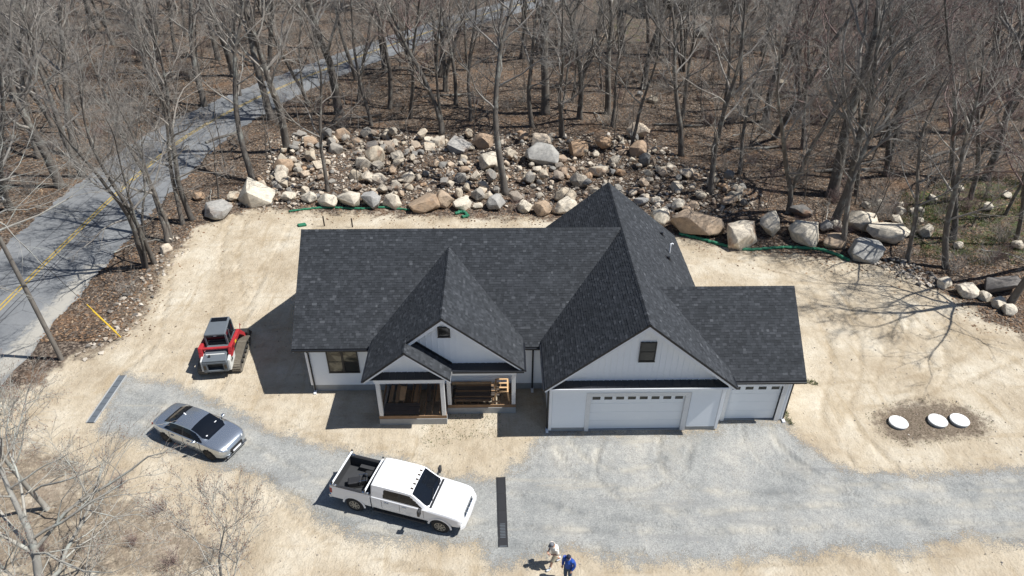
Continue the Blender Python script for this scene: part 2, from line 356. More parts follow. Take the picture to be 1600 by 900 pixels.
# ------------------------------------------------------------------ ground, drive, road
def axis(lo, hi, step, far): 
    a = [lo]; s = step
    while a[-1] > -far: s *= 1.35; a.append(a[-1]-s)
    b = [hi]; s = step
    while b[-1] < far: s *= 1.35; b.append(b[-1]+s)
    return np.array(a[:0:-1] + list(np.arange(lo, hi, step)) + b)
gx, gy = axis(-46, 44, .27, 700), axis(-14, 40, .27, 700)
gy = np.concatenate([gy[gy <= 40], np.arange(41, 112, 1.0), gy[gy > 114]])
X, Y = np.meshgrid(gx, gy); P = np.stack([X.ravel(), Y.ravel()], 1); Z = relief(P)+.035*rut(P, RUTS, True)*(sdist(P, DRIVE) < -.5)
nx, ny = len(gx), len(gy)
idx = np.arange(nx*ny).reshape(ny, nx)
F = np.stack([idx[:-1,:-1], idx[:-1,1:], idx[1:,1:], idx[1:,:-1]], -1).reshape(-1, 4)
gm = bpy.data.meshes.new('ground'); gm.from_pydata(np.column_stack([P, Z]).tolist(), [], F.tolist())
for nme, val in (('sand', sdist(P, SAND)), ('mulch', sdist(P, MULCH)), ('grass', np.maximum.reduce([np.minimum(sdist(P, GRASS)-.5, .75), sdist(P, WEEDS)*1.0-1.6, np.minimum(sdist(P, LAWN), .1)])), ('debris', np.maximum(sdist(P, DEBRIS), np.minimum(sdist(P, DEBRIS2)-.6, .8))), ('rut', rut(P))):
    gm.attributes.new(nme, 'FLOAT', 'POINT').data.foreach_set('value', np.clip(val, -20, 20).astype(np.float32))
gm.polygons.foreach_set('use_smooth', [True]*len(gm.polygons)); gm.materials.append(M_['ground'])
tag(bpy.data.objects.new('ground', gm), kind='structure'); col.objects.link(bpy.data.objects['ground'])
# gravel drive, a thin sheet that feathers out at its rim
dx, dy = np.arange(-27, 44, .17), np.arange(-12, 6, .17); X, Y = np.meshgrid(dx, dy); P = np.stack([X.ravel(), Y.ravel()], 1); e = sdist(P, DRIVE)
idx = np.arange(len(P)).reshape(len(dy), len(dx)); F = np.stack([idx[:-1,:-1], idx[:-1,1:], idx[1:,1:], idx[1:,:-1]], -1).reshape(-1, 4)
F = F[(e[F].max(1) > -1.6)]; used = np.unique(F); rm = -np.ones(len(P), int); rm[used] = np.arange(len(used))
gm = bpy.data.meshes.new('gravel_drive'); gm.from_pydata(np.column_stack([P, relief(P)+.012+.04*rut(P, DRUTS, True)*np.clip(.5+.5*np.sin(P[:,0]*1.7)*np.sin(P[:,1]*2.1+P[:,0]), .1, 1)])[used].tolist(), [], rm[F].tolist())
gm.attributes.new('rut', 'FLOAT', 'POINT').data.foreach_set('value', rut(P[used], DRUTS).astype(np.float32))
gm.attributes.new('edge', 'FLOAT', 'POINT').data.foreach_set('value', e[used].astype(np.float32)); gm.materials.append(M_['gravel'])
o = bpy.data.objects.new('gravel_driveway', gm); col.objects.link(o); tag(o, kind='structure')
# road
def strip(center, off0, off1, z, dash=None):
    mb = MB(); n = len(center); T = np.gradient(center, axis=0); T /= np.linalg.norm(T, axis=1)[:,None]; N = np.stack([T[:,1], -T[:,0]], 1)
    f0 = off0 if callable(off0) else (lambda i: off0); f1 = off1 if callable(off1) else (lambda i: off1)
    for i in range(n):
        a = center[i]+N[i]*f0(i); b = center[i]+N[i]*f1(i); mb.v += [(a[0], a[1], z), (b[0], b[1], z)]
        if i: mb.f.append((2*i-2, 2*i-1, 2*i+1, 2*i))
    return mb
fine = catmull(ROADC, 60)
wid = lambda i: 4.45 - 1.1*min(1, max(0, (fine[i][1]-35)/25))
rmb = MB(); nw = 16; T = np.gradient(fine, axis=0); T /= np.linalg.norm(T, axis=1)[:,None]; N = np.stack([T[:,1], -T[:,0]], 1); dust = []
rr = random.Random(3)
for i in range(len(fine)):
    w = wid(i)
    for k in range(nw+1):
        u = -1+2*k/nw; jit = .12*math.sin(i*.37)+.08*math.sin(i*1.13+2) if k in (0, nw) else 0
        q = fine[i]+N[i]*(u*(w+jit)); rmb.v.append((q[0], q[1], .02+.03*(1-u*u)))
        dust.append((1.1-abs(w-u*w-.7)*1.0) if -5 < fine[i][1] < 17 else -3)
    if i:
        for k in range(nw): a = (i-1)*(nw+1)+k; rmb.f.append((a, a+1, a+nw+2, a+nw+1))
o = rmb.build('road', M_['asphalt'], smooth=True); tag(o, kind='structure')
o.data.attributes.new('dust', 'FLOAT', 'POINT').data.foreach_set('value', np.array(dust, np.float32))
for a, b in ((-.22,-.1), (.06,.18)):
    tag(strip(fine, a, b, .056).build('centre_line', M_['yellow_paint'], o))
for a, b, ph in ((.62,.68,0), (.95,1.01,2), (-1.9,-1.86,1)):
    strip(fine, lambda i: a+.05*math.sin(i*.2+ph), lambda i: b+.05*math.sin(i*.2+ph), .0555).build('tar_seam', M_['tar'], o)

# ------------------------------------------------------------------ the house
house = empty('house', (0, 0, 0), 0, 'new white farmhouse with dark shingle roof, open framed porch and garages', 'house')
def lap(mb, p, u, n, L, z0, z1, ex=.15, depth=.12):
    "clapboard patch: p base corner (x,y), u unit along wall, n outward"
    p = Vector((p[0], p[1], 0)); u = Vector((*u, 0)); n = Vector((*n, 0)); k = max(1, round((z1-z0)/ex)); h = (z1-z0)/k
    prof = []
    for i in range(k): prof += [(z0+i*h, .022), (z0+(i+1)*h-.001, .004)]
    prof = [(z0, -depth)] + prof + [(z1, -depth)]
    pts = [p + n*o + Vector((0,0,z)) for z, o in prof]
    b = len(mb.v); m = len(pts)
    mb.v += [tuple(q) for q in pts] + [tuple(q+u*L) for q in pts]
    for i in range(m-1): mb.f.append((b+i, b+m+i, b+m+i+1, b+i+1))
    mb.f.append((b+m-1, b+2*m-1, b+m, b)); mb.f.append(tuple(range(b, b+m))); mb.f.append(tuple(range(b+2*m-1, b+m-1, -1)))
def wall(name, patches, mat='white_siding'):
    mb = MB()
    for a in patches: lap(mb, *a)
    return mb.build(name, M_[mat], house)
def roof_plane(name, O, U, V, poly, thick=.13, seed=1):
    O = Vector(O); U = Vector(U).normalized(); V = Vector(V).normalized(); Nn = U.cross(V)
    if Nn.z < 0: Nn = -Nn
    W = lambda u, v, h=0: O + U*u + V*v + Nn*h
    mb = MB(); mb.prism([W(*q) for q in poly], (0,0,-thick)); slab = mb.build(name, M_['black_trim'], house)
    rn = random.Random(seed); sm = MB(); tone = []; pv = [q[1] for q in poly]; v = min(pv)+.005; vm = max(pv); ex = .143
    while v < vm-.02:
        c = min(v+ex/2, vm-.01); xs = []
        for i in range(len(poly)):
            a, b = poly[i], poly[(i+1) % len(poly)]
            if (a[1] <= c) != (b[1] <= c): xs.append(a[0]+(c-a[1])/(b[1]-a[1])*(b[0]-a[0]))
        if len(xs) >= 2:
            lo, hi = min(xs), max(xs); u = lo-rn.random()*.1; t1 = min(v+ex+.02, vm); course = rn.uniform(-.06, .06)
            while u < hi:
                w = rn.choice((.12,.15,.18,.22,.28)); a = max(u, lo); b = min(u+w-.004, hi); u += w
                if b-a < .03: continue
                hb = rn.choice((.011,.011,.02)); k = len(sm.v)
                for q in (W(a,v,0), W(b,v,0), W(b,v,hb), W(a,v,hb), W(b,t1,.004), W(a,t1,.004)): sm.v.append((q.x,q.y,q.z))
                sm.f += [(k,k+1,k+2,k+3), (k+3,k+2,k+4,k+5)]
                tv = min(1, max(0, rn.betavariate(2.2, 3)+course)); tone += [tv*.5, tv]
        v += ex
    so_ = sm.build('shingles', M_['shingle'], slab); so_['kind'] = 'stuff'
    so_.data.attributes.new('tone', 'FLOAT', 'FACE').data.foreach_set('value', np.array(tone, np.float32))
    return slab
def ridge(p, q, s1, s2, parent):
    "overlapping cap shingles along a ridge; s1, s2 unit vectors down either slope"
    p = Vector(p); q = Vector(q); d = (q-p); L = d.length; d = d/L; mb = MB(); tone = []; t_ = 0; s1 = Vector(s1); s2 = Vector(s2); rn = random.Random(5)
    while t_ < L-.05:
        a = p+d*t_+Vector((0,0,.034)); b = p+d*min(t_+.22, L)+Vector((0,0,.022)); k = len(mb.v)
        for c in (a+s1*.15, a, a+s2*.15, b+s1*.15, b, b+s2*.15): mb.v.append(tuple(c))
        mb.f += [(k,k+1,k+4,k+3), (k+1,k+2,k+5,k+4)]; tv = rn.betavariate(2.2,3.6); tone += [tv, tv]; t_ += .2
    o = mb.build('ridge_cap', M_['shingle'], parent); o['kind'] = 'stuff'
    o.data.attributes.new('tone', 'FLOAT', 'FACE').data.foreach_set('value', np.array(tone, np.float32)); return o
def sl(dx, dy, dz): v = Vector((dx, dy, dz)); return v.normalized(), v.length
GW, GZE, GZR, GY0, GY1 = 8.93, 3.55, 7.55, -.57, 14.35
gxm = GW/2; gsl = (GZR-GZE)/(gxm+.32); GL = GY1-GY0
v, L = sl(gxm+.32, 0, GZR-GZE)
gl = roof_plane('garage_roof', (-.32, GY0, GZE), (0,1,0), v, [(0,0),(GL,0),(GL,L),(0,L)], seed=11)
v2, L = sl(-(gxm+.32), 0, GZR-GZE)
gr = roof_plane('garage_roof', (GW+.32, GY0, GZE), (0,1,0), v2, [(0,0),(GL,0),(GL,L),(0,L)], seed=12)
ridge((gxm, GY0, GZR), (gxm, GY1, GZR), -v, -v2, gr)
# main body
MX0, MY, MZE, MYE, MYR, MZR = -13.19, 3.31, 3.31, 3.02, 8.42, 7.60
v, L = sl(0, MYR-MYE, MZR-MZE); x0 = -13.78
mf = roof_plane('main_roof', (x0, MYE, MZE), (1,0,0), v, [(0,0),(-.2-x0,0),(4.42-x0,L),(0,L)], seed=13)
v2, L2 = sl(0, -(MYR-MYE), MZR-MZE)
mk = roof_plane('main_roof', (x0, 2*MYR-MYE, MZE), (1,0,0), v2, [(0,0),(-.2-x0,0),(4.42-x0,L2),(0,L2)], seed=14)
ridge((x0, MYR, MZR), (4.36, MYR, MZR), -v, -v2, mf)
# wing
WX, WY, WZE, WYE, WYR, WZR = 12.645, .644, 3.12, .35, 4.29, 6.306; x1 = 13.21
v, L = sl(0, WYR-WYE, WZR-WZE)
wf = roof_plane('wing_roof', (x1, WYE, WZE), (-1,0,0), v, [(0,0),(x1-9.1,0),(x1-5.75,L),(0,L)], seed=15)
v2, L = sl(0, -(WYR-WYE), WZR-WZE)
wk = roof_plane('wing_roof', (x1, 2*WYR-WYE, WZE), (-1,0,0), v2, [(0,0),(x1-9.1,0),(x1-5.75,L),(0,L)], seed=16)
ridge((5.97, WYR, WZR), (x1, WYR, WZR), -v, -v2, wf)
# porch cross gable and the small gable in front of it
PX, PZ, PE, PW, PY, QX, QZ, QY = -5.38, 6.93, 3.61, 4.07, .84, -7.254, 5.41, .11
my = lambda z: MYE+(z-MZE)/((MZR-MZE)/(MYR-MYE))+.25
v, L = sl(PW, 0, PZ-PE); ps = L/PW; lq = (QX-(PX-PW))*ps
pl = roof_plane('porch_roof', (PX-PW, QY, PE), (0,1,0), v, [(0,0),(my(PE)-QY,0),(my(QZ)-QY,lq),(0,lq)], seed=17)
roof_plane('porch_roof', (PX-PW, QY, PE), (0,1,0), v, [(PY-QY,lq+.001),(my(QZ)-QY,lq+.001),(my(PZ)-QY,L),(PY-QY,L)], seed=18)
v2, L = sl(-PW, 0, PZ-PE)
pr_ = roof_plane('porch_roof', (PX+PW, PY, PE), (0,1,0), v2, [(0,0),(my(PE)-PY,0),(my(PZ)-PY,L),(0,L)], seed=19)
ridge((PX, PY, PZ), (PX, 7.55, PZ), -v, -v2, pr_)
qw = QX-(PX-PW); v3, L = sl(-qw, 0, QZ-PE)
q2 = roof_plane('small_porch_roof', (QX+qw, QY, PE), (0,1,0), v3, [(0,0),(1.36-QY,0),(1.36-QY,L),(0,L)], seed=20)
ridge((QX, QY, QZ), (QX, 1.34, QZ), -v, -v3, q2)
MB().bar((QX+.02, 1.30, QZ+.05), (QX+qw, 1.30, PE+.07), .06, .12).build('roof_flashing', M_['black_trim'], house)
# white rake boards and soffits on the gable fronts
def rakes(xl, xm, xr, ze, zm, y, h=.2, sides=(1, 1), depth=.45):
    for a, on in ((xl, sides[0]), (xr, sides[1])):
        if not on: continue
        mb = MB(); p = Vector((a, y+.035, ze-.135)); q = Vector((xm, y+.035, zm-.135))
        mb.prism([p, q, q-Vector((0,0,h)), p-Vector((0,0,h*.55))], (0,.04,0)); mb.build('rake_board', M_['white_trim'], house)
        mb = MB(); p += Vector((0,.045,-.03)); q += Vector((0,.045,-.03)); mb.prism([p, q, q-Vector((0,0,.03)), p-Vector((0,0,.03))], (0,depth,0)); mb.build('soffit', M_['white_trim'], house)
rakes(-.32, gxm, GW+.32, GZE, GZR, GY0, h=.24)
rakes(PX-PW, PX, PX+PW, PE, PZ, PY, sides=(0, 1))
MB().prism([(QX-.05, PY+.035, QZ-.18), (PX, PY+.035, PZ-.135), (PX, PY+.035, PZ-.335), (QX-.05, PY+.035, QZ-.4)], (0,.04,0)).build('rake_board', M_['white_trim'], house)
rakes(PX-PW, QX, QX+qw, PE, QZ, QY)
# side gable rakes (main left, wing right)
def side_rake(x, y0, ym, y1, ze, zm, s):
    for a in (y0, y1):
        mb = MB(); p = Vector((x, a, ze-.135)); q = Vector((x, ym, zm-.135))
        mb.prism([p, q, q-Vector((0,0,.2)), p-Vector((0,0,.12))], (s*.04,0,0)); mb.build('rake_board', M_['white_trim'], house)
        mb = MB(); mb.prism([p+Vector((0,0,-.02)), q+Vector((0,0,-.02)), q-Vector((0,0,.06)), p-Vector((0,0,.06))], (s*.55,0,0)); mb.build('soffit', M_['white_trim'], house)
side_rake(x0+.03, MYE, MYR, 2*MYR-MYE, MZE, MZR, 1); side_rake(x1-.03, WYE, WYR, 2*WYR-WYE, WZE, WZR, -1)
# walls
wall('garage_front_wall', [((.13,0),(1,0),(0,-1),1.74,.28,3.36), ((7.27,0),(1,0),(0,-1),1.53,.28,3.36), ((1.87,0),(1,0),(0,-1),5.4,2.76,3.36)])
wall('garage_left_wall', [((0,GY1-.4),(0,-1),(-1,0),GY1-.4,.28,3.5)])
wall('garage_right_wall', [((GW,.0),(0,1),(1,0),GY1-.4,.28,3.5)])
wall('garage_rear_wall', [((GW,GY1-.5),(-1,0),(0,1),GW,.28,3.6)])
wall('main_front_wall', [((MX0+.12,MY),(1,0),(0,-1),-MX0-.12,.46,3.34)])
wall('main_left_wall', [((MX0,13.5),(0,-1),(-1,0),13.5-MY,.46,3.34)])
wall('main_rear_wall', [((0,13.5),(-1,0),(0,1),-MX0,.46,3.34)])
wall('wing_front_wall', [((GW+.03,WY),(1,0),(0,-1),.52,.05,3.1), ((12.24,WY),(1,0),(0,-1),.34,.05,3.1), ((9.48,WY),(1,0),(0,-1),2.76,2.62,3.1)])
wall('wing_right_wall', [((WX,WY),(0,1),(1,0),7.2,.2,3.1)])
wall('wing_rear_wall', [((WX,WY+7.2),(-1,0),(0,1),WX-GW,.2,3.1)])
def foundation(x0, x1, y0, y1, z1): MB().box(x0, x1, y0, y1, -.3, z1).build('foundation', M_['concrete'], house, bevel=.01)
foundation(.02, 1.86, .0, .25, .28); foundation(7.28, GW-.02, .0, .25, .28); foundation(.02, .25, .26, GY1-.5, .279); foundation(GW-.25, GW-.02, .26, GY1-.5, .279)
foundation(MX0+.02, -.0, MY+.01, MY+.25, .46); foundation(MX0+.02, MX0+.25, MY+.26, 13.49, .459); foundation(WX-.25, WX-.02, WY+.12, WY+7.1, .2)
MB().box(2.0, 7.1, .02, .9, -.2, .03).build('garage_slab', M_['concrete'], house); MB().box(9.46, 12.3, .68, 1.5, -.2, .03).build('garage_slab', M_['concrete'], house)
# gable walls with battens
def gable(name, xl, xm, xr, zb, sl_, zm, y, clipx=None):
    "triangle under a roof of slope sl_, apex zm"
    f = lambda x: zm-.2-abs(x-xm)*sl_
    pts = [(x, y, z) for x, z in ((xl, zb), (xr, zb), (xr, max(zb+.02, f(xr))), (xm, f(xm)), (xl, max(zb+.02, f(xl))))]
    g = MB().prism(pts, (0, .1, 0)).build(name, M_['white_siding'], house)
    x = xm - math.floor((xm-xl)/.3)*.3 + .0
    while x < xr-.03:
        z1 = f(x)-.03
        if z1-zb > .12 and (clipx is None or clipx(x)): MB().box(x-.022, x+.022, y-.022, y+.0, zb+.002, z1).build('batten', M_['white_siding'], g)
        x += .3
    return g
gable('garage_gable_wall', .25, gxm, GW-.25, 3.57, gsl, GZR, 0.0)
gable('porch_gable_wall', -8.6, PX, -2.1, 3.64, (PZ-PE)/PW, PZ, 1.36)
gable('small_gable_wall', -9.0, QX, -5.5, 3.72, (PZ-PE)/PW, QZ, .62)
MB().prism([(MX0+.004, MY, 3.34), (MX0+.004, 13.5, 3.34), (MX0+.004, MYR, MZR-.25)], (.1,0,0)).build('side_gable_wall', M_['white_siding'], house)
MB().prism([(WX-.004, WY, 3.1), (WX-.004, WY+7.2, 3.1), (WX-.004, WYR, WZR-.25)], (-.1,0,0)).build('side_gable_wall', M_['white_siding'], house)
MB().prism([(.1, GY1-.5, 3.6), (GW-.1, GY1-.5, 3.6), (gxm, GY1-.5, GZR-.25)], (0,-.1,0)).build('side_gable_wall', M_['white_siding'], house)
# metal pent roofs under the gables with standing seams
def pent(xl, xr, yw, zw, ye, ze, step=.42):
    p = MB().prism([(xl, yw, zw), (xr, yw, zw), (xr, ye, ze), (xl, ye, ze)], (0,0,-.03)).build('pent_roof', M_['black_metal'], house)
    x = xl+.2
    while x < xr-.1: MB().bar((x, yw, zw+.012), (x, ye+.01, ze+.012), .02, .03).build('seam', M_['black_metal'], p); x += step
    return p
pent(.05, GW-.05, -.002, 3.60, -.50, 3.505); pent(-5.3, -1.45, 1.355, 3.66, .88, 3.53); pent(-9.2, -5.3, .615, 3.74, .18, 3.60)
# friezes, corner boards, porch beams
def trim(name, *b, mat='white_trim', bev=.006): return MB().box(*b).build(name, M_[mat], house, bevel=bev)
trim('frieze_board', -.02, GW+.02, -.045, .1, 3.362, 3.50); trim('pent_fascia', 0.0, GW, -.54, -.505, 3.38, 3.50); trim('pent_soffit', 0.02, GW-.02, -.503, -.047, 3.40, 3.42)
for xx in (-.03, GW-.12): trim('corner_board', xx, xx+.15, -.045, .1, .1, 3.36)
trim('corner_board', GW-.02, GW+.045, .101, .22, .1, 3.4); trim('corner_board', MX0-.035, MX0+.12, MY-.04, MY+.1, .46, 3.3); trim('corner_board', WX-.05, WX+.04, WY-.04, WY+.1, .1, 3.1)
trim('corner_board', MX0-.036, MX0, MY+.101, MY+.24, .46, 3.3)
trim('door_casing', 1.87, 2.1, -.05, .16, .02, 2.76, mat='film_trim'); trim('door_casing', 6.98, 7.24, -.05, .16, .02, 2.76, mat='film_trim'); trim('door_casing', 2.1, 6.98, -.05, .16, 2.52, 2.76, mat='film_trim')
trim('door_casing', 9.30, 9.50, WY-.05, WY+.16, .02, 2.7, mat='film_trim'); trim('door_casing', 12.24, 12.48, WY-.05, WY+.16, .02, 2.7, mat='film_trim'); trim('door_casing', 9.50, 12.24, WY-.05, WY+.16, 2.52, 2.7)
def garage_door(x0, x1, y, z1, nwin):
    d = MB().box(x0, x1, y+.03, y+.07, .035, z1).build('garage_door', M_['door_paint'], house); h = (z1-.035)/4; w = (x1-x0)
    for r in range(4):
        za, zb = .035+r*h+.004, .035+(r+1)*h-.004; s = MB().box(x0+.004, x1-.004, y, y+.028, za, zb).build('panel', M_['door_paint'], d, bevel=.006)
        if r == 3:
            for k in range(nwin):
                c = x0+w*(k+.5)/nwin; ww = .205; fr = MB().box(c-ww-.03, c+ww+.03, y-.016, y-.002, zb-.36, zb-.10).build('window_frame', M_['door_paint'], s, bevel=.004)
                MB().box(c-ww, c+ww, y-.019, y-.0165, zb-.33, zb-.13).build('window_pane', M_['glass'], s)
    MB().box(x0, x1, y-.005, y+.02, .031, .06).build('bottom_seal', M_['black_trim'], d)
garage_door(2.1, 6.98, .10, 2.52, 8); garage_door(9.5, 12.24, WY+.10, 2.52, 4)
# windows
def window(x0, x1, z0, z1, y, units=1, hung=True, room=False, fw=.06):
    w = MB(); n = units; g = 'glass_room' if room else 'glass'
    for a, b, c, d in ((x0, x0+fw, z0, z1), (x1-fw, x1, z0, z1), (x0+fw, x1-fw, z0, z0+fw), (x0+fw, x1-fw, z1-fw, z1)): w.box(a, b, y-.06, y+.02, c, d)
    uw = (x1-x0)/n
    for k in range(1, n): w.box(x0+k*uw-.06, x0+k*uw+.06, y-.058, y+.02, z0+fw, z1-fw)
    o = w.build('window', M_['black_trim'], house, bevel=.005)
    for k in range(n):
        a = x0+k*uw+(fw if k == 0 else .06); b = x0+(k+1)*uw-(fw if k == n-1 else .06); zm = (z0+z1)/2
        spans = ((z0+fw, zm-.02), (zm+.02, z1-fw)) if hung else ((z0+fw, z1-fw),)
        if hung: MB().box(a, b, y-.05, y-.02, zm-.02, zm+.02).build('meeting_rail', M_['black_trim'], o)
        for i, (c, d) in enumerate(spans): MB().box(a, b, y-.034, y-.026, c, d).build('pane', M_[g if not (room and k == 1 and i == 0) else 'glass'], o)
    MB().box(x0-.02, x1+.02, y-.075, y-.061, z0-.02, z0+.03).build('sill', M_['black_trim'], o)
    return o
window(-12.07, -10.36, 1.41, 2.95, MY-.02, 2, room=True); window(4.27, 5.07, 4.86, 6.08, -.022); window(-5.66, -5.04, 5.42, 6.06, 1.338, hung=False)
# gutters and downspouts
def gutter(a, b, name='gutter'): MB().bar(Vector(a), Vector(b), .12, .11).build(name, M_['black_trim'], house, bevel=.015)
gutter((x0, MYE-.05, MZE-.09), (-9.55, MYE-.05, MZE-.09)); gutter((-1.25, MYE-.05, MZE-.09), (-.4, MYE-.05, MZE-.09)); gutter((9.4, WYE-.05, WZE-.09), (x1, WYE-.05, WZE-.09))
gutter((PX+PW+.05, PY, PE-.09), (PX+PW+.05, 3.1, PE-.09)); gutter((PX-PW-.05, QY, PE-.09), (PX-PW-.05, 3.1, PE-.09)); gutter((GW+.37, GY0, GZE-.09), (GW+.37, .3, GZE-.09)); gutter((-.37, GY0, GZE-.09), (-.37, 3.0, GZE-.09)); gutter((-5.0, .83, 3.49), (PX+PW, .83, 3.49))
def spout(pts): 
    d = MB().tube(pts, .048, 6).build('downspout', M_['black_trim'], house); e = Vector(pts[-1]); MB().box(e.x-.07, e.x+.07, e.y-.25, e.y+.05, .0, .1).build('downspout_boot', M_['white_trim'], d)
spout([(MX0+.2, MYE-.05, 3.15), (MX0+.16, MY-.08, 2.85), (MX0+.16, MY-.08, .12)]); spout([(-.75, MYE-.05, 3.15), (-.75, MY-.08, 2.9), (-.75, MY-.08, .12)])
spout([(WX+.06, WYE-.05, 2.97), (WX+.09, WY+.0, 2.7), (WX+.09, WY+.0, .12)]); spout([(-.30, .1, 3.4), (-.09, .12, 3.1), (-.09, .12, .12)])
# roof vents
for x, y in ((7.92, 12.62), (7.66, 9.35)):
    z = GZR-(x-gxm)*gsl; b = MB().tube([(x, y, z-.03), (x, y, z+.16)], [.13, .09], 10).build('roof_vent', M_['black_trim'], house); MB().obox((x, y, z+.012), Vector((.64,0,-.53))*.32, (0,.2,0), Vector((.64,0,.77))*.006).build('flashing', M_['black_trim'], b)
x, y = 7.99, 10.48; z = GZR-(x-gxm)*gsl
MB().tube([(x, y, z-.05), (x, y, z+.5), (x, y+.03, z+.6), (x+.1, y+.06, z+.64), (x+.17, y+.08, z+.58)], .045, 8).build('vent_pipe', M_['white_trim'], house)
# open porch framing
FZ = .62
def porch(x0, x1, y0, y1):
    MB().box(x0, x1, y0, y0+.2, -.2, FZ-.2).build('porch_foundation', M_['concrete'], house, bevel=.01)
    MB().box(x0, x1, y0+.02, y0+.065, FZ-.198, FZ).build('rim_joist', M_['wood_pt'], house)
    for a in (x0, x1-.2): MB().box(a, a+.2, y0+.21, y1, -.2, FZ-.2).build('porch_foundation', M_['concrete'], house)
    for a in (x0+.02, x1-.065): MB().box(a, a+.045, y0+.066, y1, FZ-.198, FZ).build('rim_joist', M_['wood_pt'], house)
    n = round((x1-x0)/.41); 
    for k in range(1, n): x = x0+(x1-x0)*k/n; MB().box(x-.02, x+.02, y0+.067, y1-.01, FZ-.197, FZ-.003).build('joist', M_['wood_pt'], house)
porch(-9.02, -5.42, .60, MY-.14); porch(-5.415, -1.72, 1.38, MY-.14)
def post(x, y, z1): MB().box(x-.105, x+.105, y-.105, y+.105, FZ+.002, z1).build('porch_post', M_['film_trim'], house, bevel=.008)
post(-8.88, .73, 2.96); post(-5.56, .73, 2.96); post(-5.30, 1.52, 2.76); post(-1.84, 1.52, 2.76)
trim('porch_beam', -9.05, -5.4, .6, .84, 2.962, 3.58); trim('porch_beam', -5.38, -1.7, 1.4, 1.64, 2.762, 3.5); trim('porch_beam', -9.04, -8.8, .842, MY-.03, 2.962, 3.5); trim('porch_beam', -5.6, -5.4, .842, 1.39, 2.963, 3.5); trim('porch_beam', -1.95, -1.71, 1.642, MY-.03, 2.763, 3.5)
MB().box(-8.79, -1.96, 1.66, MY-.03, 3.38, 3.40).build('porch_ceiling', M_['wood_new'], house); MB().box(-8.79, -5.62, .85, 1.65, 3.38, 3.40).build('porch_ceiling', M_['wood_new'], house)
dr = trim('front_door', -7.9, -6.9, MY-.06, MY+.02, FZ+.03, 2.7, mat='black_trim'); MB().tube([(-7.0, MY-.1, 1.6), (-7.0, MY-.1, 1.75)], .02, 6).build('door_handle', M_['white_trim'], dr)

# ------------------------------------------------------------------ lumber on the porch
def plank(x, y, z, L, w, th, rz, mat, label, group='boards laid across the porch joists'):
    o = MB().box(-L/2, L/2, -w/2, w/2, 0, th).build('plank', M_[mat], bevel=.004); o.location = (x, y, z); o.rotation_euler = (0,0,rz); return tag(o, label, 'plank', group)
for k, yy in enumerate((.86, 1.15, 1.44)):
    plank(-7.85, yy, FZ+.003, 1.9, .28, .025, .004*k, 'wood_dark', 'dark wide board laid flat on porch joists beside left post')
for k, (x, L, m) in enumerate(((-8.55,1.3,'wood_pt'),(-8.2,1.35,'wood_pt'),(-7.95,1.1,'wood_new'),(-7.2,1.4,'wood_pt'),(-6.5,1.3,'wood_dark'),(-6.0,1.35,'wood_pt'))):
    plank(x, 2.35, FZ+.003, L, .2 if m != 'wood_new' else .34, .03, R(90)+.03*math.sin(k*2), m, 'brown plank running front to back behind the dark porch boards' if m != 'wood_new' else 'pale tan wide plank behind the dark porch boards')
rn = random.Random(4)
for k in range(10):
    plank(-3.95+rn.uniform(-.25,.25), 1.72+k*.15, FZ+.003, 2.3+rn.uniform(-.4,.3), rn.choice((.1,.14,.14)), rn.choice((.04,.04,.09)), rn.uniform(-.02,.02), rn.choice(('wood_pt','wood_pt','wood_dark','wood_new')), 'long brown plank lying lengthwise on the right porch bay')
plank(-2.8, 1.62, FZ+.003, .5, .12, .04, .1, 'wood_new', 'short pale offcut at right end of porch rim', None)
cr = empty('sawhorse', (-2.45, 1.95, FZ), 0, 'pale new lumber trestle frame standing on right end of porch', 'trestle')
for sx in (-.35, .3):
    MB().box(sx-.04, sx+.04, -.36, .8, .60, .68).build('rail', M_['wood_new'], cr)
    for sy in (-.3, .7): MB().bar((sx, sy, .6), (sx+.08*(1 if sx > 0 else -1), sy, 0.005), .09, .04, up=(0,1,0)).build('leg', M_['wood_new'], cr)
for sy in (-.3, .05, .4, .72): MB().box(-.31, .26, sy-.05, sy+.05, .681, .72).build('cross_board', M_['wood_new'], cr)

# ------------------------------------------------------------------ cars
M_['paint_white'] = plain('white_car_paint', (.80,.80,.81), .3, coat=.6, var=.015)
M_['paint_silver'] = plain('silver_car_paint', (.52,.56,.60), .24, metal=.85, coat=.6, var=.03)
M_['car_glass'] = plain('car_glass', (.006,.008,.012), .07, spec=.35, var=.1)
M_['rubber'] = plain('rubber', (.018,.018,.019), .85, var=.25)
M_['black_plastic'] = plain('black_plastic', (.02,.02,.022), .55, var=.2)
M_['bedliner'] = plain('bedliner', (.032,.033,.036), .75, var=.3, bump=.3)
M_['alloy'] = plain('alloy', (.40,.38,.34), .35, metal=.8, var=.1)
M_['chrome'] = plain('chrome', (.6,.62,.64), .15, metal=1, var=.05)
M_['lamp_clear'] = plain('lamp_lens', (.62,.64,.66), .1, spec=.7, var=.1)
M_['lamp_red'] = plain('red_lamp_lens', (.28,.012,.012), .2, var=.1)
M_['amber'] = plain('amber_lens', (.05,.035,.02), .3, var=.2)
M_['grille_steel'] = plain('blue_grey_steel', (.10,.15,.24), .3, metal=.5)
